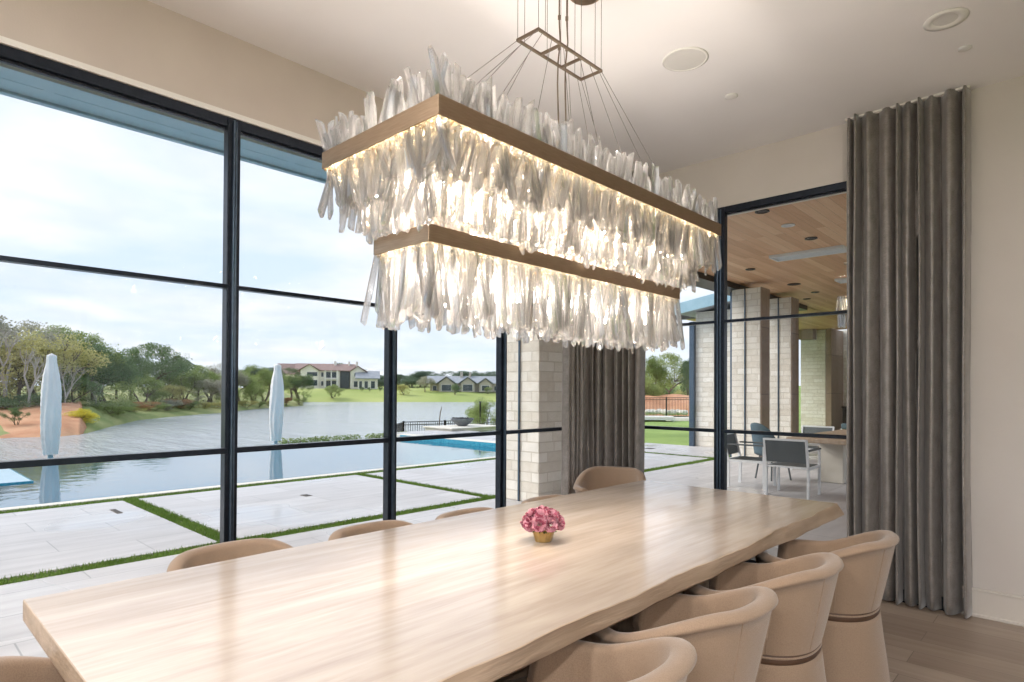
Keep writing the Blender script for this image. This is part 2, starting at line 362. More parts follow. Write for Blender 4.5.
# ------------------------------------------------------------------ windows
def winframe(name, axis, pos, a0, a1, mull, z0, z1, trans, din=.05, dout=.06, glaz=True, mw=.08, door=None):
    mw=mw*.86
    """axis 'x': the wall lies in the plane x=pos and runs along y; +s is outside"""
    root=empty(name,(0,0,0)); struct(root)
    sg=-1 if pos<0 and axis=='x' else 1
    def bb(q,u0,u1,z0,z1,d0,d1):
        lo,hi=sorted((pos+sg*d0,pos+sg*d1))
        if axis=='x': q.box(lo,hi,u0,u1,z0,z1)
        else: q.box(u0,u1,lo,hi,z0,z1)
    q=MB(); bb(q,a0,a1,z1-.052,z1,0,.045); bb(q,a0,a1,z1-.066,z1-.052,.02,.045); q.build('head_rail',M['frame'],root,bevel=.003)
    q=MB(); bb(q,a0,a1,z0,z0+.07,-.03,.09); bb(q,a0,a1,z0-.02,z0+.012,-.03,.11); q.build('sill_rail',M['frame'],root,bevel=.003)
    for m in mull:
        w=mw/2
        q=MB(); bb(q,m-w,m+w,z0+.01,z1-.01,-.010,.05)
        q.build('mullion',M['frame'],root,bevel=.003)
        q=MB(); bb(q,m-w*.30,m-w*.02,z0+.01,z1-.02,-.030,-.010); bb(q,m+w*.16,m+w*.42,z0+.01,z1-.02,-.022,-.010)
        q.build('mullion_cap',M['framelt'],root,bevel=.003)
    ed=[a0]+list(mull)+[a1]
    for i in range(len(ed)-1):
        for t,h in trans:
            q=MB(); bb(q,ed[i]+.02,ed[i+1]-.02,t-h/2,t+h/2,-.012,.04); q.build('transom',M['frame'],root,bevel=.002)
    if glaz:
        zs=[z0+.03]+[t for t,h in trans]+[z1-.03]
        for i in range(len(ed)-1):
            for k in range(len(zs)-1):
                q=MB(); bb(q,ed[i]+.01,ed[i+1]-.01,zs[k],zs[k+1],.012,.018); q.build('glass_pane',M['glass'],root)
    return root
winframe('window_1','x',XL,-2.95,YF-.02,[-1.83,-.76,.315,1.396,2.471,3.557,4.64],.02,2.928,[(1.99,.022),(1.085,.03)])
w2=winframe('window_2','y',YF,XL+.05,-.62,[-3.36,-2.232,-1.02],.02,2.965,[(2.01,.022),(1.10,.028)],mw=.105)
winframe('added_window_right','x',XR,-3.4,4.2,[-1.5,.4,2.3],.02,2.9,[(1.99,.03)])  # window added in the unseen right wall to let sky light in
q=winframe('added_window_back','y',YB,-2.6,3.6,[-1.05,.5,2.05],.02,2.9,[(1.99,.03)])  # window added behind the camera for more daylight

# ------------------------------------------------------------------ ceiling fittings
def disc(q,x,y,z0,z1,r,n=40,**k): q.lathe([(r,z0),(r,z1)],n=n,cx=x,cy=y,**k)
e=empty('ceiling_speaker',(-1.72,3.30,HC)); tag(e,'large round white flush speaker in the ceiling beyond the chandelier','speaker')
q=MB(); q.lathe([(.128,.004),(.132,-.006),(.118,-.010),(.116,-.004)],n=48,caps=False); q.build('trim_ring',M['plastic'],e,smooth=True)
q=MB(); q.lathe([(.0001,-.007),(.06,-.007),(.117,-.006)],n=48,caps=False); q.build('grille',M['grille'],e)
e=empty('sprinkler_cover',(-1.71,3.92,HC)); tag(e,'tiny round white cover plate on the ceiling between speaker and far wall','sprinkler')
q=MB(); q.lathe([(.04,.001),(.042,-.006),(.03,-.010),(.0001,-.011)],n=28,caps=False); q.build('cover_plate',M['plastic'],e,smooth=True)
e=empty('sprinkler_cover',(-.50,4.27,HC)); tag(e,'tiny round ceiling cover plate beside the recessed light near the right curtain','sprinkler')
q=MB(); q.lathe([(.032,.001),(.034,-.006),(.024,-.010),(.0001,-.011)],n=28,caps=False); q.build('cover_plate',M['grille'],e,smooth=True)
def downlight(x,y,lab,power,grp=None,on=True):
    e=empty('recessed_light',(x,y,HC)); tag(e,lab,'ceiling light',grp)
    q=MB(); q.lathe([(.068,-.002),(.100,-.002),(.100,-.007),(.066,-.009),(.060,-.004),(.050,-.003)],n=40,caps=False); q.build('trim_ring',M['plastic'],e,smooth=True)
    q=MB(); q.lathe([(.0001,-.0035),(.056,-.0035)],n=32,caps=False); q.build('lens',M['lamp_on'] if on else M['grille'],e)
    if power:
        l=bpy.data.lights.new('added_downlight_lamp','AREA'); l.shape='DISK'; l.size=.1; l.energy=power; l.color=(1,.98,.97)
        o=bpy.data.objects.new('added_downlight_lamp',l); col.objects.link(o); o.parent=e; o.location=(0,0,-.012)
    return e
downlight(-.535,3.87,'round recessed light in the ceiling near the top right curtain',0,on=False)
PW=26  # power of the unseen downlights added to brighten the room
for x,y in [(.9,-.6),(.9,-2.8),(2.8,.6),(2.8,-1.8),(-1.2,-1.3),(-1.2,-3.0),(-3.0,-1.4)]:
    downlight(x,y,'added recessed light out of view, brightening the room behind the camera',PW,'downlights out of view, added to light the room')

for x,y,lab in ((1.9,-.9,'added unseen globe light brightening the ceiling, right of the camera'),(.2,-2.6,'added unseen globe light brightening the ceiling, behind the camera')):
    e=empty('added_globe_light',(x,y,HC)); tag(e,lab,'added light')
    q=MB(); q.tube([(0,0,0),(0,0,-.85)],.006,n=8); q.lathe([(.06,0),(.06,-.02)],n=24); q.build('stem',M['brass'],e)
    q=MB(); q.ico((0,0,-1.0),.16,3); q.build('glowing_globe',emis('added_globe_glow_%d'%int(x*10),(1,.97,.965),37.0),e,smooth=True)  # unseen glowing globes added to light the ceiling

# ------------------------------------------------------------------ curtains
def curtain(name,path,z0,z1,folds,amp,lab,seed,nz=44,per=26):
    rn=random.Random(seed)
    P=[Vector(p) for p in path]; L=[0]
    for a,b in zip(P,P[1:]): L.append(L[-1]+(b-a).length)
    def at(t):
        s=t*L[-1]
        for i in range(len(P)-1):
            if s<=L[i+1] or i==len(P)-2:
                u=(s-L[i])/(L[i+1]-L[i]); p=P[i].lerp(P[i+1],u); d=(P[i+1]-P[i]).normalized()
                return p,Vector((-d.y,d.x))
    # irregular fold widths
    w=[rn.choice((.5,.7,1.0,1.3,1.7))*rn.uniform(.9,1.1) for _ in range(folds)]; tot=sum(w); cum=[0]
    for a in w: cum.append(cum[-1]+a/tot)
    am=[rn.uniform(.65,1.25) for _ in range(folds)]; ph=[rn.uniform(-.6,.6) for _ in range(folds+1)]
    n=folds*per; rows=[]
    for k in range(nz+1):
        v=k/nz; z=z0+(z1-z0)*v; row=[]
        for i in range(n+1):
            t=i/n
            j=0
            while j<folds-1 and t>cum[j+1]: j+=1
            u=(t-cum[j])/(cum[j+1]-cum[j])
            p,nn=at(t)
            d=P[-1]-P[0]; tang=Vector((nn.y,-nn.x))
            a=amp*am[j]*(1-.30*v**3)
            # round outer lobes with tight pinches behind
            s=sin(pi*u); off=a*(cos(2*pi*u)*.8-.2*cos(4*pi*u))+a*.10*sin(2*pi*u*3+ph[j]*6)*abs(s)
            sway=.012*noise.noise(Vector((t*9,v*1.6,seed)))+ .010*noise.noise(Vector((t*30,v*3.5,seed+5)))
            lat=.009*sin(2*pi*u)*(w[j]/tot*folds)+.02*noise.noise(Vector((j*1.7,v*2.2,seed+9)))*(1-v*.6)
            off+= .004*noise.noise(Vector((t*60,v*22,seed)))
            q=p+nn*(off+sway)+tang*(-lat)
            row.append((q.x,q.y,z+ (0.006*noise.noise(Vector((t*14,0,seed))) if k==0 else 0)))
        rows.append(row)
    e=empty(name,(path[0][0],path[0][1],0)); tag(e,lab,'curtain')
    o=MB(); o.grid([[(x-path[0][0],y-path[0][1],z) for x,y,z in r] for r in rows])
    f=o.build('fabric_panel',M['curtain'],e,smooth=True)
    so=f.modifiers.new('thickness','SOLIDIFY'); so.thickness=.004; so.offset=0
    # stitched bottom hem: a slim turned strip following the folds
    h=MB(); kk=int(nz*.055)+1
    hr=[[(x-path[0][0],y-path[0][1],z+.0) for x,y,z in rows[0]],[(x-path[0][0],y-path[0][1],z0+.13) for x,y,z in rows[kk-1]]]
    # curtain track and glides
    return e
ec=curtain('curtain',[(-1.255,4.815),(-.545,4.83)],.012,HC-.006,10,.072,'tall grey velvet curtain hanging beside the right wall by the glass doors',3)
q=MB(); q.box(0,.72,-.02,.015,HC-.014,HC-.002); q.build('curtain_track',M['white'],ec)
el=curtain('curtain',[(-3.345,4.22),(-3.33,4.46),(-3.2,4.64),(-2.84,4.72)],.012,HC-.012,12,.050,'grey velvet curtain gathered in the far left corner of the room',8)
q=MB(); q.box(0,.5,.40,.43,HC-.014,HC-.002); q.build('curtain_track',M['white'],el)

# ------------------------------------------------------------------ dining table
TX0,TX1,TY0,TY1=-2.43,-1.085,.35,4.01
def live(y,side,low=0):
    s=side*31.7+low*3.1
    v=.022*noise.noise(Vector((y*1.1,s,0)))+.012*noise.noise(Vector((y*3.2,s,4)))+.005*noise.noise(Vector((y*9,s,8)))
    return v
e=empty('dining_table',(-1.765,2.18,0)); tag(e,'long bleached wood dining table with wavy natural side edges','table')
q=MB(); N=120; rows=[]
def ring(z,dx,dn,low):
    out=[]
    for i in range(N+1):
        y=TY0+dn+(TY1-TY0-2*dn)*i/N
        out.append((TX1-dx+1.35*live(y,1,low),y,z))
    for i in range(N+1):
        y=TY1-dn-(TY1-TY0-2*dn)*i/N
        out.append((TX0-dx*.3+.5*live(y,2,low),y,z))
    return [(a+1.765,b-2.18,c) for a,b,c in out]
rings=[ring(.757,.006,.003,0),ring(.760,.012,.006,0)]
prof=[(.692,-.010,.003,.20),(.696,-.020,.001,.2),(.706,-.024,0,.15),(.724,-.018,0,.1),(.745,-.006,0,.05),(.758,.000,.0005,0),(.760,.004,.003,0)]
rr=[ring(*p) for p in prof]; n=len(rr[0]); vs=[v for r in rr for v in r]; fs=[]
for i in range(len(rr)-1):
    for k in range(n): fs.append((i*n+k,i*n+(k+1)%n,(i+1)*n+(k+1)%n,(i+1)*n+k))
# cap strips top and bottom
M_=N+1
for i in range(N):
    t=(len(rr)-1)*n; fs.append((t+i,t+i+1,t+n-2-i,t+n-1-i)); fs.append((i,n-1-i,n-2-i,i+1))
q.add(vs,fs); q.mi=[0]*len(q.f); top=q.build('tabletop',[M['table'],M['tableside']],e,auto=True)
for p_ in top.data.polygons: p_.material_index=0 if p_.normal.z>.9 else 1
for p_ in top.data.polygons:
    if abs(p_.normal.z)>.985: p_.use_smooth=False
for y in (-1.05,1.05):
    q=MB(); q.hexa([(-.34,y-.17,0),(.34,y-.17,0),(.34,y+.17,0),(-.34,y+.17,0)],[(-.26,y-.12,.693),(.26,y-.12,.693),(.26,y+.12,.693),(-.26,y+.12,.693)])
    q.build('pedestal_leg',M['tablebase'],e,bevel=.015)
q=MB(); q.box(-.06,.06,-.95,.95,.30,.42); q.build('stretcher',M['tablebase'],e,bevel=.01)

# ------------------------------------------------------------------ dining chairs (back towards +x, opening towards -x)
def se(phi,r,ex=2.35):
    c,s=cos(phi),sin(phi); k=(abs(c)**ex+abs(s)**ex)**(-1/ex); return r*c*k, r*s*k*.98
def make_chair():
    e=empty('dining_chair'); zb=.455
    PH=154
    q=MB(); rows=[]; nphi=96
    def rout(z,zr): 
        t=(z-zb)/(.77-zb); return .237+.066*max(0,t)**.95
    rimline=[]; under=[]
    for i in range(nphi+1):
        a=-PH+2*PH*i/nphi; ab=abs(a)
        zr=.780-.120*smooth(30,112,ab)
        end=smooth(PH-9,PH,ab)
        zr-= .10*end**2
        th=.058-.012*end; sec=[]
        for k in range(8):
            z=zb+.004+(zr-.03-zb)*k/7; x,y=se(R(a),rout(z,zr)); sec.append((x,y,z))
        x,y=se(R(a),rout(zr-.026,zr)+.004); under.append((x,y,zr-.027))
        ro=rout(zr,zr)+.004
        for k in range(9):
            b=pi*k/8; r=ro-th/2+ (th/2+.003)*cos(b); z=zr-.024+.024*sin(b); x,y=se(R(a),r); sec.append((x,y,z))
        x,y=se(R(a),ro-th/2); rimline.append((x,y,zr))
        for k in range(1,8):
            z=zr-.03-(zr-.03-.44)*k/7; x,y=se(R(a),rout(z,zr)-.052); sec.append((x,y,z))
        rows.append(sec)
    q.grid(rows); n=len(rows[0])
    q.add(rows[0],[tuple(range(n))]); q.add(rows[-1],[tuple(range(n-1,-1,-1))])
    q.build('tub_back',M['tan'],e,smooth=True)
    q=MB(); q.tube([(x*1.0,y*1.0,z) for x,y,z in under[4:-4]],.0035,n=6); q.build('rim_piping',M['tanlt'],e,smooth=True)
    for a in (-62,-21,21,62):
        pts=[]
        for k in range(9):
            z=zb+.01+(.74-.03*(abs(a)>50)-zb)*k/8; x,y=se(R(a),rout(z,.77)+.0006); pts.append((x,y,z))
        q=MB(); q.tube(pts,.0018,n=5); q.build('seam',M['tanlt'],e)
    # seat
    q=MB(); q.lathe([(.238,.445),(.238,.452),(.215,.46)],n=48,se=2.35); q.build('seat_pan',M['tan'],e,smooth=True)
    q=MB(); q.lathe([(.175,.448),(.196,.455),(.202,.47),(.200,.492),(.188,.505),(.15,.512),(.001,.515)],n=48,se=2.6,sx=1.0,caps=False); o=q.build('seat_cushion',M['tan'],e,smooth=True,loc=(-.012,0,0))
    # skirted base
    q=MB(); q.lathe([(.282,.0),(.284,.01),(.276,.10),(.262,.22),(.248,.33),(.240,.40),(.237,.424),(.20,.427)],n=64,se=2.35); q.build('skirt_base',M['tan'],e,smooth=True)
    q=MB(); q.lathe([(.228,.422),(.235,.424),(.237,.434),(.237,.448),(.235,.457),(.228,.459)],n=64,se=2.35); q.build('welt_band',M['seamdark'],e,smooth=True)
    return e
chair=make_chair()
G='barrel dining chairs around the table'
spots=[(-.925,3.13,0,'beige barrel chair on the right side, nearest the tall grey curtain'),
 (-.985,2.49,2,'beige barrel chair on the right side, second from the tall curtain'),
 (-1.015,1.88,-2,'beige barrel chair on the right side, third from the tall curtain'),
 (-.995,1.28,1,'beige barrel chair nearest the camera on the right side of the table'),
 (-2.50,1.10,181,'beige barrel chair back behind the near part of the table, first by the windows'),
 (-2.40,1.75,179,'beige barrel chair back by the windows, second along from the near end'),
 (-2.32,2.33,180,'thin slice of beige chair back by the windows, just left of the flowers'),
 (-2.29,2.98,180,'thin slice of beige chair back directly behind the pink flowers'),
 (-2.84,4.17,112,'pale barrel chair at the far end of the table before the gathered curtain'),
 (-1.77,.42,-90,'beige barrel chair at the near end of the table, bottom left corner')]
for i,(x,y,a,lab) in enumerate(spots):
    o=chair if i==0 else copy_tree(chair)
    o.location=(x,y,0); o.rotation_euler=(0,0,R(a)); o.scale=(1,1,.955 if 4<=i<=7 else .985 if i==9 else 1); tag(o,lab,'chair',G)

# ------------------------------------------------------------------ flowers in a gold pot
e=empty('flower_pot',(-1.753,2.066,.760)); tag(e,'small gold pot of dusty pink carnations in the middle of the table','flowers')
q=MB()
pp=[]
for r,z in [(.030,0),(.034,.001),(.040,.02),(.048,.045),(.052,.052),(.047,.052),(.040,.04),(.001,.038)]: pp.append((r*1.08,z*1.1))
q.lathe(pp,n=10,caps=False); q.build('pot',M['crate'],e,bevel=.001)
fr=random.Random(5)
def bloom():
    q=MB()
    for ringi in range(7):
        r0=.004+.0042*ringi; tilt=R(82-ringi*15); nn=5+ringi*2
        for k in range(nn):
            a=2*pi*k/nn+fr.uniform(-.25,.25)+ringi; t=tilt+fr.uniform(-.15,.15)
            L=fr.uniform(.017,.023); w=.0105
            d=Vector((cos(a)*cos(t),sin(a)*cos(t),sin(t))); s=Vector((-sin(a),cos(a),0)); b=Vector((cos(a)*.008,sin(a)*.008,-.006+.0*ringi))
            q.cur=0 if fr.random()<.72 else 1
            up=d.cross(s)
            rows=[]
            for u in (0,.4,.75,1.0):
                row=[]
                for v in (-1,-.5,0,.5,1):
                    wid=w*(.35+.75*u)*(1 if u<1 else .8)
                    ruf=.0028*u*sin(v*9+k*2+ringi)
                    p=b+d*(L*u*(1-.12*v*v))+s*(wid*v)+up*(ruf-.004*u*u)
                    row.append(tuple(p))
                rows.append(row)
            q.grid(rows)
    return q.mesh('flower_head',[M['petal'],M['petaldark']],True)
bl=[bloom() for _ in range(3)]
fp=[(0,0,.092,0,0)]
for k in range(6): a=2*pi*k/6; fp.append((.040*cos(a),.040*sin(a),.078,.55,a))
for k in range(9): a=2*pi*k/9+.3; fp.append((.060*cos(a),.060*sin(a),.052,1.15,a))
for i,(x,y,z,t,a) in enumerate(fp):
    o=bpy.data.objects.new('flower_head',bl[i%3]); col.objects.link(o); o.parent=e
    o.location=(1.28*x+fr.uniform(-.004,.004),1.28*y+fr.uniform(-.004,.004),1.22*z+.026+fr.uniform(-.004,.004)); o.rotation_euler=(0,t,a); s=fr.uniform(1.05,1.25); o.scale=(s,s,s)
q=MB()
for i,(x,y,z,t,a) in enumerate(fp): q.tube([(x*.3,y*.3,.03),(x*.8,y*.8,z-.01)],.0018,n=5)
for k in range(14):
    a=fr.uniform(0,2*pi); x,y=.045*cos(a),.045*sin(a); q.add([(x*.6,y*.6,.048),(x*1.2-y*.12,y*1.2+x*.12,.052),(x*1.5,y*1.5,.047),(x*1.2+y*.12,y*1.2-x*.12,.052)],[(0,1,2,3)])
q.build('stems_and_leaves',M['leaf_dark'],e)

# ------------------------------------------------------------------ chandelier
CX,CY=-1.75,2.14
ch=empty('chandelier',(CX,CY,HC)); tag(ch,'two tier rectangular crystal chandelier in brushed bronze frames above the table','chandelier')
def zz(z): return z-HC
def frame(hx,hy,z0,z1,t=.006):
    q=MB(); 
    q.box(-hx,hx,-hy,-hy+t,z0,z1); q.box(-hx,hx,hy-t,hy,z0,z1); q.box(-hx,-hx+t,-hy+t,hy-t,z0,z1); q.box(hx-t,hx,-hy+t,hy-t,z0,z1)
    return q
U=(.339,.97,zz(2.250),zz(2.312)); Lw=(.160,.86,zz(1.918),zz(1.978))
cr=random.Random(21)
for hx,hy,z0,z1 in (U,Lw):
    f=frame(hx,hy,z0,z1).build('metal_frame',M['brass'],ch,bevel=.0012)
    # ring-shaped carrier plate between outer band and inner band
    w=.085
    q=MB(); zt=z0+.028
    q.box(-hx+.006,hx-.006,-hy+.006,-hy+w,zt,zt+.004); q.box(-hx+.006,hx-.006,hy-w,hy-.006,zt,zt+.004)
    q.box(-hx+.006,-hx+w,-hy+w,hy-w,zt,zt+.004); q.box(hx-w,hx-.006,-hy+w,hy-w,zt,zt+.004)
    q.build('carrier_plate',M['brass'],f)
    q=MB(); a=.014; zl=zt-.003
    for (x0,x1,y0,y1) in ((-hx+a,hx-a,-hy+a,-hy+a+.018),(-hx+a,hx-a,hy-a-.018,hy-a),(-hx+a,-hx+a+.018,-hy+.03,hy-.03),(hx-a-.018,hx-a,-hy+.03,hy-.03)): q.box(x0,x1,y0,y1,zl,zl+.003)
    q.build('led_strip',M['led'],f)
# inner rails of the upper tier which carry the long middle curtain of crystals
f=frame(.215,.90,zz(2.236),zz(2.262),.005).build('inner_rail',M['brass'],ch)
q=MB()
for sx in (-1,1): q.box(sx*.192-.008,sx*.192+.008,-.87,.87,zz(2.258),zz(2.261))
for sy in (-1,1): q.box(-.18,.18,sy*.875-.008,sy*.875+.008,zz(2.258),zz(2.261))
q.build('led_strip',M['led'],f)
q=MB()
for sx in (-1,1): q.box(sx*.178-.036,sx*.178+.036,-.895,.895,zz(2.263),zz(2.266))
q.build('carrier_plate',M['brass'],f)
for sx in (-1,1):
    for yy in (-.62,0,.62):
        pass
for yy in (-.88,-.44,0,.44,.88):
    q=MB(); q.box(-.335,.335,yy-.006,yy+.006,zz(2.262),zz(2.272)); q.build('cross_bar',M['brass'],ch)
for yy in (-.70,0,.70):
    q=MB()
    for sx in (-.10,.10): q.tube([(sx,yy,zz(1.975)),(sx,yy,zz(2.27))],.004,n=6)
    q.box(-.158,.158,yy-.005,yy+.005,zz(1.962),zz(1.970))
    q.build('tier_hanger',M['brass'],ch)

# crystal bars: shared meshes, each a faceted bar with a slanted chisel end
def crystal_mesh(L,w,t,kind):
    q=MB()
    if kind==0: base=[(-w,-t),(0,-t*1.35),(w,-t),(w,t),(0,t*1.1),(-w,t)]
    elif kind==1: base=[(-w,-t*.6),(-w*.4,-t),(w*.5,-t*.95),(w,-t*.3),(w*.85,t*.7),(-w*.8,t)]
    else: base=[(-w,-t),(w,-t*.8),(w*.8,t),(-w*.9,t*.9)]
    n=len(base)
    sl=cr.uniform(-.6,.6)
    vs=[(x*.85,y*.85,0) for x,y in base]+[(x,y,-.012) for x,y in base]+[(x*1.04,y*1.04,-L+.010+ x*sl*1.5) for x,y in base]
    tip=(cr.uniform(-.3,.3)*w,cr.uniform(-.2,.2)*t)
    vs+=[(x*.80+tip[0],y*.75+tip[1],-L+ x*sl*1.3) for x,y in base]
    fs=[tuple(range(n))]+[tuple(3*n+k for k in range(n-1,-1,-1))]
    for j in range(3):
        for k in range(n): fs.append((j*n+k,(j+1)*n+k,(j+1)*n+(k+1)%n,j*n+(k+1)%n))
    q.add(vs,fs); return q.v,q.f
variants={}
def getv(L,i):
    key=(round(L,2),i)
    if key not in variants:
        w=[.0118,.0140,.0105,.0128][i]; t=[.0076,.0058,.0082,.0056][i]
        variants[key]=crystal_mesh(L,w,t,[0,1,2,1][i])
    return variants[key]
items=[]   # (matrix, verts, faces)
def place(x,y,z,L,yaw,tiltin,tiltside,up=False):
    i=cr.randrange(4); v,f=getv(L,i)
    m=Matrix.Translation((x,y,z)) @ Matrix.Rotation(yaw,4,'Z') @ Matrix.Rotation(tiltin,4,'X') @ Matrix.Rotation(tiltside,4,'Y')
    if up: m=m @ Matrix.Rotation(pi,4,'X')
    m=m @ Matrix.Rotation(cr.uniform(0,pi) if cr.random()<.4 else cr.uniform(-.5,.5),4,'Z')
    items.append((m,v,f,(round(L,2),i)))
def around(hx,hy,step,fn):
    P=2*(2*hx+2*hy); n=int(P/step)
    for i in range(n):
        s=(i+cr.uniform(-.3,.3))*P/n % P
        if s<2*hx: fn(-hx+s,-hy,0)
        elif s<2*hx+2*hy: fn(hx,-hy+s-2*hx,pi/2)
        elif s<4*hx+2*hy: fn(hx-(s-2*hx-2*hy),hy,pi)
        else: fn(-hx,hy-(s-4*hx-2*hy),-pi/2)
u=cr.uniform
# upper tier, short outer fringe hanging below the band
around(.322,.953,.0215,lambda x,y,a: place(x,y,zz(2.272),u(.16,.225),a,u(-.10,.22),u(-.5,.5)))
around(.290,.92,.042,lambda x,y,a: place(x,y,zz(2.262),u(.13,.20),a,u(-.2,.2),u(-.4,.4)))
# standing crystals above the band
around(.320,.951,.0235,lambda x,y,a: place(x,y,zz(2.285),u(.10,.165),a,u(-.20,.16),u(-.38,.38),True))
around(.285,.915,.046,lambda x,y,a: place(x,y,zz(2.275),u(.12,.18),a,u(-.2,.2),u(-.30,.30),True))
# long middle curtain between the tiers
around(.222,.905,.0225,lambda x,y,a: place(x,y,zz(2.262),u(.25,.31),a,u(-.06,.16),u(-.36,.36)))
around(.165,.87,.038,lambda x,y,a: place(x,y,zz(2.20),u(.20,.25),a,u(-.06,.10),u(-.30,.30)))
# lower tier, long fringe
around(.146,.846,.0190,lambda x,y,a: place(x,y,zz(1.952),u(.25,.315),a,u(-.10,.14),u(-.30,.30)))
around(.112,.81,.036,lambda x,y,a: place(x,y,zz(1.945),u(.24,.31),a,u(-.10,.10),u(-.25,.25)))
cam=Vector((0,0,1.42)); org=Vector((CX,CY,HC))
def score(it):
    m=it[0]; p=org+m.translation; d=(p-cam).length
    out = 1.0 if (m.translation.x>.14 or m.translation.y<-.80) else .25
    return it[3][0]/d*out
items.sort(key=score,reverse=True)
cache={}
for m,v,f,key in items[:100]:
    if key not in cache:
        q=MB(); q.add(v,f); cache[key]=q.mesh('crystal',M['crystal'])
    o=bpy.data.objects.new('crystal',cache[key]); col.objects.link(o); o.parent=ch; o.matrix_local=m
q=MB()
for m,v,f,key in items[100:]: q.add([m@Vector(p) for p in v],f)
o=q.build('crystal',M['crystal'],ch); o['kind']='stuff'
# gold pins and small beads that hold the crystals under each band
q=MB(); beads=MB()
def bead(x,y,z,r): beads.ico((x,y,z),r,0)
def pins(hx,hy,z,step,dz):
    def fn(x,y,a):
        r=cr.uniform(-.012,.012); zz_=z-cr.uniform(0,dz); 
        if cr.random()<.55: q.ico((x+r,y+r,zz_),.0034,0)
        else: bead(x-r,y+r,zz_,cr.uniform(.004,.0062))
    around(hx,hy,step,fn)
for hx,hy,z in ((.328,.959,zz(2.252)),(.318,.949,zz(2.246)),(.150,.850,zz(1.920)),(.142,.842,zz(1.914))): pins(hx,hy,z,.012,.028)
o=q.build('gold_pin',M['brass_dark'],ch); o['kind']='stuff'
o=beads.build('glass_bead',M['crystal'],ch); o['kind']='stuff'
# suspension bracket and wires
bz=zz(2.957); bx0,bx1,by0,by1=-.06,.06,1.946-CY,2.405-CY
q=MB(); t=.005
for (x0,x1,y0,y1) in ((bx0-t,bx0+t,by0-t,by1+t),(bx1-t,bx1+t,by0-t,by1+t),(bx0,bx1,by0-t,by0+t),(bx0,bx1,by1-t,by1+t),(bx0,bx1,by0+.15,by0+.16),(bx0,bx1,by0+.30,by0+.31)): q.box(x0,x1,y0,y1,bz-.006,bz+.006)
q.build('suspension_bracket',M['gunmetal'],ch,bevel=.001)
cpy=.30
q=MB(); q.lathe([(.085,0),(.085,-.05),(.078,-.058),(.02,-.066),(.012,-.085),(.001,-.086)],n=36,cy=0,caps=False); q.build('ceiling_canopy',M['brass'],ch,smooth=False,loc=(0,.22,0))
wn=0
ys=[by0,by0+.055,by0+.15,by0+.20,by0+.31,by0+.36,by1-.04,by1]
for sx in (bx0,bx1):
    for yv in (by0,by0+.045,by0+.20,by0+.30,by1-.05,by1):
        q=MB(); q.tube([(sx,yv,bz),(sx,yv,0)],.0013,n=5); q.build('suspension_wire',M['wire'],ch)
tg=[-.90,-.72,-.42,-.12,.14,.42,.70,.92]; fr_=[by0,by0+.03,by0+.09,by0+.17,by0+.29,by0+.36,by1-.03,by1]
for sx,tx in ((bx0,-.20),(bx1,.20)):
    for a,b in zip(fr_,tg):
        if abs(b)<.2 and sx<0: continue
        q=MB(); q.tube([(sx,a,bz),(tx,b,zz(2.27))],.0013,n=5); q.build('suspension_wire',M['wire'],ch)
for dx,dy in ((0,.02),(.02,.05)):
    q=MB(); pts=[(dx+.012*sin(k*.9)*(k>2 and k<9),dy+.008*cos(k*1.3)*(k<9),zz(2.27)+(HC-2.27)*k/12) for k in range(13)]; q.tube(pts,.0035,n=6); c_=q.build('power_cable',M['gunmetal'],ch,smooth=True)
    q=MB()
    for z in (2.42,2.60,2.98,3.12): q.lathe([(.007,zz(z)),(.007,zz(z+.018))],n=10,cx=dx,cy=dy)
    q.build('cable_clip',M['gunmetal'],c_)
# the warm bulbs inside the crystal tiers
for yy in (-.75,-.45,-.15,.15,.45,.75):
    for z,p in ((2.36,1.0),(2.17,4.2),(1.84,3.2)):
        l=bpy.data.lights.new('led_lamp','POINT'); l.shadow_soft_size=.035; l.energy=p; l.color=(1,.90,.80)
        o=bpy.data.objects.new('led_lamp',l); col.objects.link(o); o.parent=ch; o.location=(0,yy,zz(z))

# ------------------------------------------------------------------ camera
TH,PT,RO,FP,PY=R(43.29268534),R(.64846065),R(.29978707),611.06819263,384.4378757
F_=Vector((-sin(TH)*cos(PT),cos(TH)*cos(PT),sin(PT))); R0=Vector((cos(TH),sin(TH),0)); U0=R0.cross(F_)
R2=R0*cos(RO)+U0*sin(RO); U2=-R0*sin(RO)+U0*cos(RO)
cd=bpy.data.cameras.new('camera'); co=bpy.data.objects.new('camera',cd); col.objects.link(co)
m=Matrix((R2,U2,-F_)).transposed().to_4x4(); m.translation=Vector((0,0,1.42)); co.matrix_world=m
cd.sensor_width=36; cd.lens=36*FP/1024; cd.shift_y=(PY-341)/1024; cd.clip_start=.05; cd.clip_end=2000
C.camera=co
def raydir(px,py): return F_+R2*((px-512)/FP)+U2*((PY-py)/FP)
def far(px,dist):
    """ground position at a bearing given as an image column, dist metres away"""
    d=raydir(px,391); h=Vector((d.x,d.y)).normalized()*dist; return h.x,h.y
def zat(px,py,dist):
    d=raydir(px,py); return 1.42+d.z/math.hypot(d.x,d.y)*dist

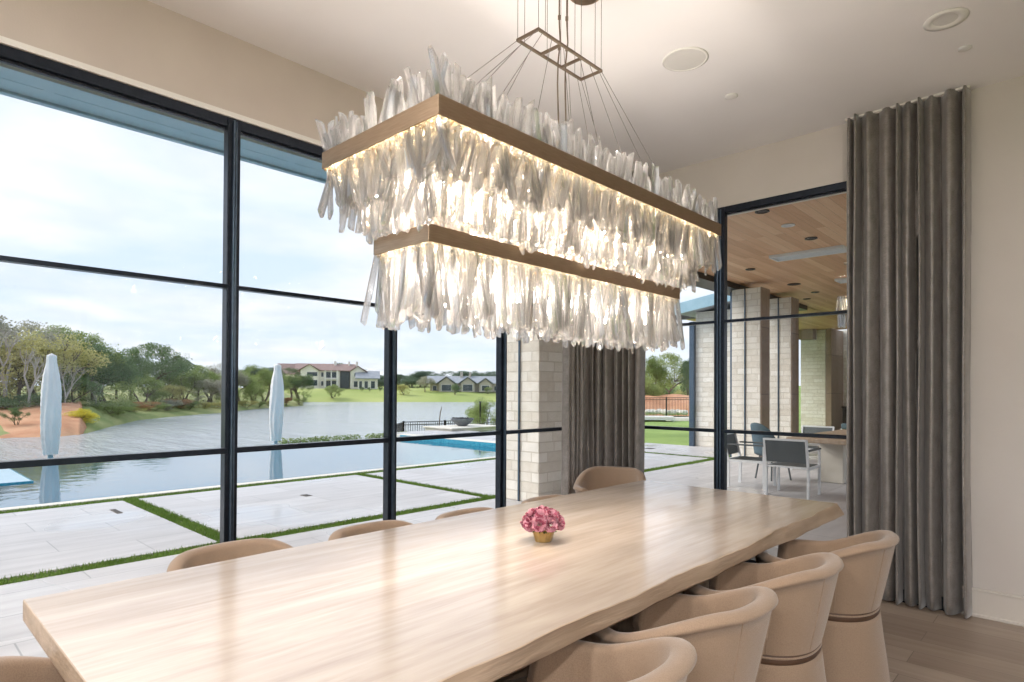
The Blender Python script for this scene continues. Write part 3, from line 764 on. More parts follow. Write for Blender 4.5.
# ------------------------------------------------------------------ patio, grass joints, pool
q=MB()
for X0,X1,Y0,Y1 in ((-5.77,XL-.12,-14,YF+.1),(-9.06,-5.97,-14,2.31),(-9.06,-5.97,2.49,5.76),(-9.06,-5.97,5.94,9.20),(-9.06,-5.97,9.38,12.66),
        (-5.77,14,YF+.12,27.5),(-9.06,-5.97,12.84,15.2),(-17.4,-9.24,12.4,15.0)):  # paving widened out of view to bounce light under the terrace
    q.box(X0,X1,Y0,Y1,-.12,-.012)
pt=q.build('patio',M['paver'],bevel=.004); struct(pt)
q=MB(); q.box(-9.42,-9.24,-14,12.0,-.3,.0); q.box(-16.5,-9.24,11.95,12.4,-.9,.0); 
struct(q.build('pool_coping',M['concrete'],bevel=.006))
q=MB(); q.box(-16.2,-9.42,11.93,11.95,-.25,-.01); struct(q.build('pool_tile_band',M['spa_tile']))
q=MB(); q.box(-17.0,-9.42,-14,11.95,-1.35,-1.30); q.box(-9.44,-9.42,-14,11.95,-1.3,-.1); q.box(-16.62,-16.45,-14,11.95,-2.2,-.135); struct(q.build('pool_basin',M['pool_floor']))
q=MB(); q.grid([[(-16.66,-14,-.126),(-9.43,-14,-.126)],[(-16.66,11.94,-.126),(-9.43,11.94,-.126)]]); struct(q.build('pool_water',M['pool']))
sh=bxo('pool_ledge',(-15.0,-12.7,-3.5,1.95,-.30,-.105),M['spa_tile']); tag(sh,'low rectangular sun shelf with teal edge standing just above the pool water','pool shelf')
q=MB(); q.box(-14.97,-12.73,-3.47,1.92,-.106,-.100); o=q.build('shelf_top',noisemat('shelf_plaster',(.36,.50,.58),(.42,.56,.64),3,.3),sh)
q=MB()
for X0,X1,Y0,Y1 in ((-5.97,-5.77,-14,15.2),(-9.24,-9.06,-14,12.4),(-9.06,-5.97,2.31,2.49),(-9.06,-5.97,5.76,5.94),(-9.06,-5.97,9.20,9.38),(-9.06,-5.97,12.66,12.84)):
    q.box(X0,X1,Y0,Y1,-.12,-.03)
struct(q.build('turf_bed',grassmat('turf_soil',(.07,.11,.03),(.11,.16,.04))))
gr=random.Random(2); q=MB()
for X0,X1,Y0,Y1 in ((-5.97,-5.77,-1.5,14.0),(-9.24,-9.06,-1.5,12.4),(-9.06,-5.97,2.31,2.49),(-9.06,-5.97,5.76,5.94),(-9.06,-5.97,9.20,9.38),(-9.06,-5.97,12.66,12.84)):
    A=(X1-X0)*(Y1-Y0)
    for k in range(int(A*5200)):
        x=gr.uniform(X0-.008,X1+.008); y=gr.uniform(Y0-.008,Y1+.008); h=gr.uniform(.02,.045); a=gr.uniform(0,2*pi); w=.0055
        lx,ly=gr.uniform(-.02,.02),gr.uniform(-.02,.02)
        q.add([(x-w*cos(a),y-w*sin(a),-.03),(x+w*cos(a),y+w*sin(a),-.03),(x+lx,y+ly,-.03+h)],[(0,1,2)])
g_=q.build('grass',M['blade']); tag(g_,'short green turf growing in the joints between the patio slabs','grass',kind='stuff')

# small drain and floor lid set in the slabs
for x,y,sx,sy,lab in ((-8.3,2.05,.16,.03,'small slot drain in the patio slab near the pool'),(-7.75,4.15,.08,.05,'small dark drain grate in the patio slab before the second parasol'),(-8.1,13.7,.12,.12,'small dark drain in the far patio slab beyond the corner curtain')):
    e=empty('drain',(x,y,-.012)); tag(e,lab,'drain')
    q=MB(); q.box(-sx,sx,-sy,sy,-.002,.004); q.build('drain_rim',M['gunmetal'],e)
    q=MB()
    for k in range(5): q.box(-sx*.85,sx*.85,-sy*.8+k*sy*.36,-sy*.8+k*sy*.36+sy*.18,.003,.006)
    q.build('grate',M['dark'],e)

# lake and land
LZ=-1.5
q=MB(); q.box(-420,-17.4,-160,420,LZ-.4,LZ); struct(q.build('lake',M['lake']))
def land(name,cols,radial,mat,jit=0,seed=1,taper=0):
    """cols: (px, dist) along the shore; radial: (factor, z) rows running away from the camera"""
    q=MB(); rows=[]
    for f,z in radial:
        rows.append([(x*f,y*f,z+jit*noise.noise(Vector((x*f*.12,y*f*.12,seed)))*(1 if f>1.001 else 0)-(0 if not taper else 1.6*smooth(len(cols)-taper,len(cols)-1,i))*(f-.95)*4) for i,(x,y) in enumerate(cols)])
    q.grid(rows); return struct(q.build(name,mat,smooth=True))
def shore(pts,n=60):
    out=[]
    for i in range(n+1):
        t=i/n*(len(pts)-1); j=min(int(t),len(pts)-2); u=t-j; a=pts[j]; b=pts[j+1]
        px=a[0]+(b[0]-a[0])*u; d=a[1]+(b[1]-a[1])*u; d+= .9*noise.noise(Vector((px*.06,d*.1,3)))
        out.append(far(px,d))
    return out
SH=[(-260,44),(-120,46),(0,47.2),(60,47.2),(88,49.5),(100,52.8),(140,68),(190,79),(222,86),(270,108),(303,121)]
land('peninsula',shore(SH),[(.99,-1.7),(1.0,-1.5),(1.02,-1.25),(1.08,-1.0),(1.2,-.3),(1.5,.6),(2.2,2.0)],M['bankgreen'],.35,2)
land('red_bank',shore([(-260,43.6),(-120,45.4),(0,46.9),(60,46.8),(80,48.0),(90,50.6)]),[(.99,-1.7),(1.0,-1.48),(1.03,-1.05),(1.10,-.62),(1.20,-.10),(1.27,.18),(1.34,.2)],M['soil'],.55,7,taper=13)
land('far_bank',shore([(255,165),(300,160),(360,161),(450,163),(500,166),(560,168),(700,172)]),[(.985,-1.8),(1.0,-1.45),(1.02,-.7),(1.06,.2),(1.15,1.9),(1.4,3.0),(2.4,7.0)],M['farlawn'],.3,4)
# right lawn beyond the pool end
q=MB()
pts=[(-17.9,12.4,-.9),(-17.6,15.0,-.25),(-9.0,15.2,-.06),(3.5,15.2,-.06)]
def lz(x,y): return -.05+.10*noise.noise(Vector((x*.05,y*.05,1)))-.9*smooth(-15.5,-20,x)*1.0
rows=[]
for j in range(30):
    y=15.2+ (j/29)**1.6*140
    row=[]
    for i in range(24):
        u=i/23; x0=-21.5-(y-15.2)*.60; x=x0+(30-x0)*u
        z=lz(x,y) if i>1 else (LZ-.2 if i==0 else -1.2)
        row.append((x,y,z+(.035*max(0,y-40) if i>2 else 0)))
    rows.append(row)
q.grid(rows); struct(q.build('lawn',M['lawn'],smooth=True))
q=MB(); q.box(-19.5,-16.62,11.6,15.6,-1.6,-1.1); q.box(-19.2,-17.4,11.9,15.3,-1.4,-.9); struct(q.build('lower_terrace',M['bankgreen']))
q=MB(); q.box(-60,60,-60,-4.7,-.4,-.2); q.box(4.7,60,-4.7,60,-.4,-.2); struct(q.build('ground',M['lawn']))

# low planting strips just beyond the infinity edge
def leafblob(q,c,r,n,size,rn,sq=(1,1,1),flat=.3):
    for _ in range(n):
        while True:
            p=Vector((rn.uniform(-1,1),rn.uniform(-1,1),rn.uniform(-1,1)))
            if .25<p.length<1: break
        p=Vector((p.x*sq[0],p.y*sq[1],p.z*sq[2]))*r+Vector(c)
        a=Vector((rn.gauss(0,1),rn.gauss(0,1),rn.gauss(0,1)*.7)).normalized(); b=a.cross(Vector((rn.gauss(0,1),rn.gauss(0,1),rn.gauss(0,1)))).normalized()
        s=size*rn.uniform(.6,1.3)
        q.add([p-a*s,p+b*s*.55,p+a*s,p-b*s*.55],[(0,1,2,3)])
hr=random.Random(9)
for k,(y0,y1,lab) in enumerate(((8.5,10.0,'low green hedge beyond the infinity edge, just right of the second parasol'),(10.3,11.0,'short low green hedge beyond the infinity edge, middle of three'),(11.5,13.0,'low green hedge beyond the pool edge, nearest the dark railing'))):
    q=MB()
    n=int((y1-y0)/.18)
    for j in range(n+1): leafblob(q,(0,(j)*(y1-y0)/n,0),.17,130,.03,hr,(1,1,.75))
    e=empty('low_hedge',(-17.3,y0,-.12)); tag(e,lab,'hedge','low hedges beyond the pool')
    q.build('foliage',M['leaf_green'],e)
    s=MB()
    for j in range(n+1): s.tube([(0,j*(y1-y0)/n,-.95),(0,j*(y1-y0)/n,.02)],.02,n=5)
    s.build('stem',M['bark'],e)
q=MB(); q.box(-17.6,-16.95,-14,13.2,-1.7,-1.05); struct(q.build('catch_basin_kerb',M['concrete']))

# ------------------------------------------------------------------ closed parasols
def parasol(x,y,zb,h,lean,lab,seed):
    rn=random.Random(seed); e=empty('closed_parasol',(x,y,zb),ry=lean); tag(e,lab,'parasol','closed parasols at the far pool edge')
    q=MB(); q.tube([(0,0,-.9),(0,0,h*.5)],.035,n=10); q.build('pole',M['slate_metal'],e,smooth=True)
    q=MB(); q.lathe([(.13,0),(.13,.02),(.05,.035),(.05,.10)],n=20); q.build('base_collar',M['slate_metal'],e)
    z0=.12; rows=[]; n=44
    for k in range(47):
        v=k/46; z=z0+(h-z0)*v
        r=.125+.055*sin(pi*min(1,v*1.12))**.8 - .035*smooth(.7,1,v)
        if v>.975: r*=max(.02,math.sqrt(max(0,1-((v-.975)/.025)**2)))
        row=[]
        for i in range(n+1):
            a=2*pi*i/n
            f=1+.10*sin(8*a+1.5*sin(v*7))*(1-.4*v)+.05*noise.noise(Vector((cos(a)*2,sin(a)*2,v*9+seed)))+.025*sin(v*85+3*abs(((a*4/pi)%2)-1)*3)
            if i==n: f=1+.10*sin(8*0+1.5*sin(v*7))*(1-.4*v)+.05*noise.noise(Vector((2,0,v*9+seed)))+.025*sin(v*85+3*abs(((0)%2)-1)*3)
            row.append((r*f*cos(a),r*f*sin(a),z))
        rows.append(row)
    q=MB(); q.grid(rows); q.build('weather_cover',M['fabricwhite'],e,smooth=True)
    q=MB(); q.tube([(.0,-.10,.10),(.05,-.16,.3),(.06,-.19,.6)],.006,n=5); q.build('tie_cord',M['white'],e)
parasol(-16.5,2.82,-.13,2.33,0,'white covered closed parasol on the left, before the red bank',4)
parasol(-16.75,8.03,-.13,2.30,.035,'white covered closed parasol between the first two mullions, before the green trees',7)

# ------------------------------------------------------------------ roof edge, covered terrace and stone columns
CZ=3.75
struct(bxo('terrace_soffit',(-5.56,3.5,YF+.2,24.6,CZ,CZ+.06),M['soffit']))
struct(bxo('eave_soffit',(-5.63,XL-.2,-14,YF+.2,CZ,CZ+.06),M['soffit']))
struct(bxo('lounge_soffit',(-9.4,-5.5,17.3,24.6,CZ,CZ+.06),M['soffit']))
q=MB(); q.box(-6.10,-5.655,-14,10.4,CZ-.012,CZ+.30); q.box(-6.16,-6.10,-14,10.4,CZ-.035,CZ+.34); q.box(-5.655,-5.635,-14,10.4,CZ-.03,CZ)
for k in range(24): q.box(-5.895,-5.885,-14+k,-14+k+.93,CZ-.014,CZ-.011)
struct(q.build('eave_fascia',M['slate_metal']))
q=MB(); q.box(-5.95,-5.45,10.4,17.3,CZ-.12,CZ+.30); struct(q.build('terrace_beam',M['dark']))
struct(bxo('roof_slab',(-5.7,4.4,-14,25,CZ+.30,CZ+.42),M['grey_roof']))
q=MB(); q.box(XL-.2,XR,YF+.12,YF+.35,2.98,CZ); q.box(XL-.22,XL-.12,-14,YF+.35,2.99,CZ); struct(q.build('outer_header',M['stucco']))
q=MB(); q.box(-9.5,-5.5,17.1,17.3,CZ-.10,CZ+.3); struct(q.build('lounge_beam',M['dark']))

def column(x0,x1,y0,y1,z1,lab,post=None,side=True):
    e=empty('stone_column',((x0+x1)/2,(y0+y1)/2,-.012)); tag(e,lab,'column','stone columns of the terrace')
    q=MB(); hx,hy=(x1-x0)/2,(y1-y0)/2; q.box(-hx,hx-.02,-hy,hy,0,z1); q.build('stone_shaft',M['stone'],e,bevel=.012)
    if side:
        q=MB(); q.box(hx-.02,hx,-hy+.01,hy-.01,0,z1); q.build('shaded_side',M['shade_wood_brown'],e)  # dark brown stands in for shade on this face of the column
    if post:
        q=MB(); q.box(post-(x0+x1)/2-.013,post-(x0+x1)/2+.013,-hy-.02,-hy-.0,0,z1); q.build('steel_post',M['framelt'],e,bevel=.003)
    return e
column(-5.72,-5.06,5.90,6.52,CZ,'stone column just outside the corner curtain at the left glass',-5.42,False)
column(-5.55,-4.92,12.75,13.22,CZ-.12,'first stone column of the terrace row, behind the white armchair',-5.26)
column(-5.50,-4.92,14.55,15.02,CZ-.12,'second stone column of the terrace row, behind the dark round chair',-5.22)
q=MB(); q.box(-5.74,-5.62,13.1,13.25,0,CZ-.1); o=q.build('steel_column',M['framelt'],bevel=.01); tag(o,'tall slate grey steel post standing left of the first terrace stone column','post')
column(-7.80,-6.92,24,24.9,CZ,'broad stone pier at the far end of the terrace',None,False)
# end room with fireplace
struct(bxo('wall_lounge',(-7.6,3.5,25.4,25.7,-.012,CZ+.05),M['stone']))
q=MB(); q.box(-6.90,-6.72,23.9,25.4,-.012,CZ); struct(q.build('pier_shade_side',M['shade_wood_brown']))  # brown slab colours in the shaded side of the pier
q=MB(); q.box(-7.75,-7.25,23.6,24.0,3.38,CZ); o=q.build('beam_box',M['shade_wood_brown'],bevel=.01); tag(o,'brown box fixed under the wood ceiling at the far terrace pier','box')  # brown wood beam box hanging under the ceiling
e=empty('fireplace',(-6.45,25.28,0)); tag(e,'black outdoor fireplace in the far stone wall of the terrace','fireplace')
q=MB(); q.box(-.42,.42,0,.1,.0,.86); q.build('firebox',M['black'],e)
q=MB(); q.box(-.5,.5,-.12,.02,.86,.93); q.box(-.5,-.42,-.06,.05,0,.86); q.box(.42,.5,-.06,.05,0,.86); q.build('surround',M['dark'],e,bevel=.005)
q=MB(); q.box(-.25,.25,-.04,0,.1,.13)
for k in range(4): q.tube([(-.22+.1*k,-.03,.13),(-.12+.1*k,.03,.22)],.03,n=8)
q.build('log_set',M['bark'],e)
# terrace ceiling fixtures
for i,(x,y,L) in enumerate(((-3.36,10.72,1.15),(-3.2,13.75,1.1))):
    e=empty('patio_heater',(x,y,CZ+.002)); tag(e,('long white radiant heater recessed in the terrace wood ceiling, the nearer one','long white radiant heater in the terrace wood ceiling, the farther one')[i],'heater','terrace ceiling heaters')
    q=MB(); q.box(-L/2,L/2,-.20,-.17,-.05,0); q.box(-L/2,L/2,.17,.20,-.05,0); q.box(-L/2,-L/2+.03,-.17,.17,-.05,0); q.box(L/2-.03,L/2,-.17,.17,-.05,0); q.build('housing',M['alu'],e,bevel=.004)
    q=MB(); q.box(-L/2+.03,L/2-.03,-.17,.17,-.012,-.004); q.build('reflector',M['plastic'],e)
    q=MB()
    for s in (-.06,.06): q.tube([(-L/2+.06,s,-.03),(L/2-.06,s,-.03)],.012,n=8)
    q.build('heating_rod',M['alu'],e)
LN=['nearest the glass doors','second from the glass doors','beside the near heater','near the eave edge at left','between the two heaters','farther along over the armchair','farthest along near the end beam']
for i,(x,y) in enumerate(((-3.03,7.88),(-3.02,8.78),(-3.02,9.75),(-4.62,11.44),(-4.57,13.64),(-4.57,15.04),(-5.05,15.98))):
    e=empty('terrace_downlight',(x,y,CZ)); tag(e,'dark round downlight in the terrace wood ceiling, '+LN[i],'ceiling light','terrace downlights')
    big=1.5 if i==4 else 1
    q=MB(); q.lathe([(.085*big,.0),(.09*big,-.012),(.07*big,-.016),(.062*big,-.006)],n=28,caps=False); q.build('trim_ring',M['dark'] if i!=1 else M['plastic'],e,smooth=True)
    q=MB(); q.lathe([(.0001,-.006),(.062*big,-.006)],n=24,caps=False); q.build('lens',M['grille'] if i==1 else M['black'],e)
# outdoor crystal pendant
e=empty('crystal_pendant',(-3.1,12.0,CZ)); tag(e,'small crystal chandelier hanging from the terrace ceiling beside the tall curtain','chandelier')
q=MB(); q.tube([(0,0,0),(0,0,-.62)],.008,n=6); q.lathe([(.07,0),(.06,-.03)],n=20); q.build('rod',M['brass'],e)
q=MB(); q.lathe([(.15,-.90),(.16,-.90),(.16,-.86),(.15,-.86)],n=30); q.lathe([(.145,-.62),(.155,-.62),(.155,-.60),(.145,-.60)],n=30); q.build('ring',M['brass'],e)
q=MB(); q.lathe([(.05,-.88),(.05,-.66)],n=16); q.build('bulb',emis('pendant_bulb',(1,.85,.6),3.0),e)
for k in range(18):
    a=2*pi*k/18
    for z,L in ((-.60,.27),(-.88,.27)):
        key=(round(L,2),k%4); v,f=getv(L,k%4); q=MB(); q.add([(Vector(p)*1.0) for p in v],f)
        o=q.build('crystal',M['crystal'],e); o.location=(.15*cos(a),.15*sin(a),z); o.rotation_euler=(cr.uniform(-.15,.15),cr.uniform(-.15,.15),a); o.scale=(1.8,1.8,1)

# wing of the house beyond the terrace
e=empty('house_wing',(-7.4,15.2,0)); tag(e,'low stone wing with grey roof edge seen between curtain and door mullion','building')
q=MB(); q.box(-.20,1.35,0,1.7,-.1,3.55); q.build('wall',M['stone'],e)
q=MB(); q.box(-.34,-.20,-.10,.12,-.1,3.30); q.build('steel_post',M['framelt'],e,bevel=.01)
q=MB(); q.hexa([(-.55,-.45,3.50),(1.42,-.45,3.80),(1.42,1.8,3.80),(-.55,1.8,3.50)],[(-.55,-.45,3.72),(1.42,-.45,4.04),(1.42,1.8,4.04),(-.55,1.8,3.72)]); q.build('roof',M['grey_roof'],e)
q=MB(); q.hexa([(-.60,-.50,3.46),(1.44,-.50,3.76),(1.44,-.45,3.76),(-.60,-.45,3.46)],[(-.60,-.50,3.74),(1.44,-.50,4.06),(1.44,-.45,4.06),(-.60,-.45,3.74)]); q.tube([(-.62,-.5,3.62),(-.62,1.8,3.62)],.07,n=8); q.build('gutter',M['slate_metal'],e)

# ------------------------------------------------------------------ terrace furniture
def armchair(x,y,rz,lab,grp='white framed terrace armchairs'):
    """white aluminium armchair with dark sling; back towards -y"""
    e=empty('patio_armchair',(x,y,-.012),rz=rz); tag(e,lab,'chair',grp)
    w,d=.275,.26
    for sx in (-1,1):
        q=MB(); q.hexa([(sx*w-.014,-d-.03,0),(sx*w+.014,-d-.03,0),(sx*w+.014,-d+.01,0),(sx*w-.014,-d+.01,0)],[(sx*w-.014,-d-.02,.40),(sx*w+.014,-d-.02,.40),(sx*w+.014,-d+.02,.40),(sx*w-.014,-d+.02,.40)])
        q.build('rear_leg',M['alu'],e)
        q=MB(); q.box(sx*w-.014,sx*w+.014,d-.02,d+.02,0,.635); q.build('front_leg',M['alu'],e)
        q=MB(); q.box(sx*w-.022,sx*w+.022,-d-.01,d+.03,.635,.658); q.build('armrest',M['wicker'],e,bevel=.004)
        q=MB(); q.hexa([(sx*w-.014,-d-.02,.38),(sx*w+.014,-d-.02,.38),(sx*w+.014,-d+.02,.38),(sx*w-.014,-d+.02,.38)],[(sx*w-.014,-d-.11,.80),(sx*w+.014,-d-.11,.80),(sx*w+.014,-d-.08,.80),(sx*w-.014,-d-.08,.80)]); q.build('back_post',M['alu'],e)
        q=MB(); q.box(sx*w-.014,sx*w+.014,-d,d,.385,.42); q.build('seat_rail',M['alu'],e)
    q=MB(); q.box(-w,w,-d-.112,-d-.085,.775,.803); q.box(-w,w,-d-.03,-d-.008,.40,.425); q.box(-w,w,d-.014,d+.014,.385,.415); q.build('cross_rail',M['alu'],e)
    q=MB(); q.hexa([(-w+.014,-d-.035,.475),(w-.014,-d-.035,.475),(w-.014,-d-.028,.475),(-w+.014,-d-.028,.475)],[(-w+.014,-d-.10,.78),(w-.014,-d-.10,.78),(w-.014,-d-.093,.78),(-w+.014,-d-.093,.78)]); q.build('back_sling',M['wicker'],e)
    q=MB(); rows=[[( -w+.014+(2*w-.028)*i/8, -d+2*d*j/8, .425-.022*sin(pi*i/8)*sin(pi*j/8)) for i in range(9)] for j in range(9)]; q.grid(rows); o=q.build('seat_sling',M['wicker'],e,smooth=True); so=o.modifiers.new('s','SOLIDIFY'); so.thickness=.008
    return e
armchair(-3.03,9.00,R(2),'white framed armchair with dark sling back, nearest the glass doors on the terrace')
armchair(-3.75,9.35,R(-85),'white framed terrace chair seen side on, left of the nearest armchair')
armchair(-3.75,12.15,R(180),'white framed sling chair on the far side of the terrace table')
e=empty('patio_table',(-2.80,10.75,-.012)); tag(e,'wooden live edge terrace table on pale block pedestals outside the glass doors','table')
q=MB(); poly=[]
tr=random.Random(3)
for i in range(41):
    y=-1.15+2.85*i/40; poly.append((.50+.04*noise.noise(Vector((y*1.3,1,1))),y))
for i in range(41):
    y=1.7-2.85*i/40; poly.append((-.52+.05*noise.noise(Vector((y*1.3,9,1))),y))
q.prism(poly,.69,.76); q.build('tabletop',M['tablebase'],e,bevel=.012)
for y in (.0,1.15):
    q=MB(); q.hexa([(-.36,y-.16,0),(.0,y-.16,0),(.0,y+.16,0),(-.36,y+.16,0)],[(-.36,y-.16,.69),(.0,y-.16,.69),(.0,y+.16,.69),(-.36,y+.16,.69)]); q.build('pedestal',M['concrete'],e,bevel=.015)
# round-backed shell chair
e=empty('shell_chair',(-3.80,10.35,-.012),rz=R(62)); tag(e,'dark round backed woven shell chair at the left side of the terrace table','chair')
q=MB(); rows=[]
for j in range(15):
    v=j/14; row=[]
    for i in range(21):
        u=i/20*2-1; a=u*1.25
        hh=.42+.52*v*math.sqrt(max(0,1-(abs(u)**2.2)*.85))
        r=.26+.05*v
        row.append((-r*cos(a)+.02*v*0-.04*v, r*sin(a)*(1.0-.15*v), hh))
    rows.append(row)
q.grid(rows); o=q.build('shell_back',M['teal_cushion'],e,smooth=True); so=o.modifiers.new('s','SOLIDIFY'); so.thickness=.03
q=MB(); q.lathe([(.26,.40),(.28,.42),(.28,.47),(.24,.50),(.001,.505)],n=28,caps=False); q.lathe([(.20,.38),(.27,.41)],n=28); q.build('seat',M['wicker'],e,smooth=True)
for a in (.7,2.4,3.9,5.5):
    q=MB(); q.tube([(.20*cos(a),.20*sin(a),.40),(.27*cos(a),.27*sin(a),0)],.014,n=8); q.build('leg',M['wicker'],e)
e=empty('lounge_chair',(-5.6,22.8,-.012),rz=R(-20)); tag(e,'teal grey cushioned lounge chair by the far fireplace, half behind the tall curtain','chair')
q=MB(); q.box(-.36,.36,-.36,.36,.22,.42); q.build('seat_cushion',M['teal_cushion'],e,bevel=.04)
q=MB(); q.hexa([(-.36,.24,.40),(.36,.24,.40),(.36,.38,.40),(-.36,.38,.40)],[(-.34,.38,1.05),(.34,.38,1.05),(.34,.50,1.05),(-.34,.50,1.05)]); q.build('back_cushion',M['teal_cushion'],e,bevel=.04)
for sx in (-.34,.34):
    for sy in (-.34,.34):
        q=MB(); q.box(sx-.02,sx+.02,sy-.02,sy+.02,0,.24); q.build('leg',M['alu'],e)

# ------------------------------------------------------------------ fire bowl, deck, railing
e=empty('bowl_plinth',(-17.2,15.6,0)); tag(e,'low pale stone plinth under the fire bowl at the pool end','plinth')
q=MB(); q.hexa([(-.75,-1.25,-.06),(.75,-1.25,-.06),(.75,1.2,-.06),(-.75,1.2,-.06)],[(-.75,-1.25,.06),(.75,-1.25,.06),(.75,1.2,.06),(-.75,1.2,.06)]); q.build('slab',M['concrete'],e,bevel=.01)
q=MB(); q.box(-.82,.82,-1.32,1.27,.06,.10); q.build('cap',M['concrete'],e,bevel=.01)
e=empty('fire_bowl',(-17.3,15.62,.10)); tag(e,'wide charcoal fire bowl standing on the pale plinth beyond the pool','fire bowl')
q=MB(); q.lathe([(.16,0),(.18,.02),(.28,.09),(.41,.20),(.45,.27),(.44,.29),(.40,.28),(.001,.24)],n=40,caps=False); q.build('bowl',M['firebowl'],e,smooth=True)
q=MB()
for k in range(46):
    a=hr.uniform(0,2*pi); r=.36*hr.random()**.5; q.ico((r*cos(a),r*sin(a),.27+hr.uniform(0,.03)),hr.uniform(.03,.05),1,.25,(1,1,.8),hr)
q.build('lava_rock',M['dark'],e)
def railing(name,pts,h,lab,grp=None,step=.11,post=1.9):
    e=empty(name,pts[0]); tag(e,lab,'fence',grp); P=[Vector(p)-Vector(pts[0]) for p in pts]
    posts=MB(); pk=MB(); rl=MB()
    for a,b in zip(P,P[1:]):
        d=b-a; L=d.length; u_=d/L
        for z in (.10,h-.12,h): rl.tube([a+Vector((0,0,z)),b+Vector((0,0,z))],.016,n=4)
        n=int(L/step)
        for k in range(n+1): p=a+u_*(k*step); pk.box(p.x-.008,p.x+.008,p.y-.008,p.y+.008,p.z+.08,p.z+h)
        n=max(1,round(L/post))
        for k in range(n+1): p=a+d*(k/n); q=MB(); q.box(p.x-.03,p.x+.03,p.y-.03,p.y+.03,p.z-.3,p.z+h+.04); q.build('fence_post',M['dark'],e)
    rl.build('rail',M['dark'],e); pk.build('picket_row',M['dark'],e)
    return e
railing('metal_railing',[(-19.0,13.7,-1.15),(-20.1,14.96,-1.12),(-19.7,19.0,-1.15),(-19.2,24.0,-1.1)],1.28,'dark metal picket railing on the lake side behind the fire bowl')
x0,y0=far(637,40); x1,y1=far(735,36)
railing('lawn_fence',[(x0-6,y0-1,-.25),(x0,y0,-.2),(x1,y1,-.1)],1.25,'dark metal picket fence across the back of the lawn at right','lawn',post=2.4)
e=empty('lamp_pole',(-18.6,17.8,-1.1)); tag(e,'tall thin dark pole rising beside the fire bowl against the lake','pole')
q=MB(); q.tube([(0,0,0),(0,0,2.05)],.035,n=8); q.build('shaft',M['dark'],e); q=MB(); q.lathe([(.06,2.05),(.06,2.09)],n=12); q.build('cap',M['dark'],e)
x,y=far(438,40); e=empty('mooring_stake',(x,y,LZ)); tag(e,'thin leaning grey stake sticking out of the lake left of the fire bowl','stake')
q=MB(); q.tube([(0,0,-.3),(.1,.12,1.5),(.16,.2,1.9)],[.04,.035,.02],n=7); q.build('stake_shaft',M['bark'],e)

# lawn loungers and stones seen beyond the corner curtain
for px,dist,lab,i in ((655,31,'low white outdoor daybed on the lawn at left of the side view',0),(690,33,'pale flat stone slab lying on the lawn beside the stone wing',1)):
    x,y=far(px,dist); e=empty('lawn_daybed' if i==0 else 'stone_slab',(x,y,-.06),rz=.6); tag(e,lab,'daybed' if i==0 else 'stone')
    if i==0:
        q=MB(); q.box(-.9,.9,-.4,.4,.18,.30); q.build('mattress',M['white'],e,bevel=.04)
        q=MB(); q.box(-.95,.95,-.45,.45,.12,.18)
        for a in (-.85,.85):
            for b in (-.38,.38): q.box(a-.03,a+.03,b-.03,b+.03,0,.12)
        q.build('base_frame',M['alu'],e)
    else:
        q=MB(); q.hexa([(-1.3,-.7,0),(1.2,-.8,0),(1.3,.7,0),(-1.1,.8,0)],[(-1.2,-.6,.18),(1.1,-.7,.22),(1.2,.6,.20),(-1.0,.7,.16)]); q.build('slab',M['concrete'],e,bevel=.03)

# red earth mound beyond the lawn fence
q=MB(); rows=[]
for j in range(16):
    row=[]
    for i in range(26):
        u=i/25;v=j/15; d=46+14*v; x,y=far(600+150*u,d)
        h=1.5*sin(pi*min(1,v*1.2+.001))*(.55+.45*sin(pi*u))*(1+.4*noise.noise(Vector((x*.5,y*.5,0))))
        row.append((x,y,-.3+max(0,h)))
    rows.append(row)
q.grid(rows); o=q.build('earth_mound',M['soil'],smooth=True); tag(o,'orange bare earth mound beyond the lawn fence on the right','earth mound')
for i in range(7):
    x,y=far(648+i*6,44+.5*(i%3)); q=MB(); q.ico((0,0,.16),.3,2,.18,(1.2,.9,.7),hr); o=q.build('boulder',M['concrete'],loc=(x,y,-.15)); tag(o,'pale boulder in the row at the foot of the orange earth mound','boulder','pale boulders by the earth mound')

# ------------------------------------------------------------------ houses across the lake
def house(px,dist,zb,lab,scale=1):
    x,y=far(px,dist); ang=math.atan2(-x,-y)   # facade faces the camera
    e=empty('house',(x,y,zb),rz=math.atan2(y,x)+pi/2+pi); e.scale=(1,1,scale); tag(e,lab,'house'); return e
def gable(q,x0,x1,y0,y1,z0,zr,ov=.6,along='x'):
    if along=='x':
        ym=(y0+y1)/2; q.hexa([(x0-ov,y0-ov,z0-.15),(x1+ov,y0-ov,z0-.15),(x1+ov,ym,zr),(x0-ov,ym,zr)],[(x0-ov,y0-ov,z0+.1),(x1+ov,y0-ov,z0+.1),(x1+ov,ym,zr+.25),(x0-ov,ym,zr+.25)])
        q.hexa([(x0-ov,ym,zr),(x1+ov,ym,zr),(x1+ov,y1+ov,z0-.15),(x0-ov,y1+ov,z0-.15)],[(x0-ov,ym,zr+.25),(x1+ov,ym,zr+.25),(x1+ov,y1+ov,z0+.1),(x0-ov,y1+ov,z0+.1)])
    else:
        xm=(x0+x1)/2; q.hexa([(x0-ov,y0-ov,z0-.15),(xm,y0-ov,zr),(xm,y1+ov,zr),(x0-ov,y1+ov,z0-.15)],[(x0-ov,y0-ov,z0+.1),(xm,y0-ov,zr+.25),(xm,y1+ov,zr+.25),(x0-ov,y1+ov,z0+.1)])
        q.hexa([(xm,y0-ov,zr),(x1+ov,y0-ov,z0-.15),(x1+ov,y1+ov,z0-.15),(xm,y1+ov,zr)],[(xm,y0-ov,zr+.25),(x1+ov,y0-ov,z0+.1),(x1+ov,y1+ov,z0+.1),(xm,y1+ov,zr+.25)])
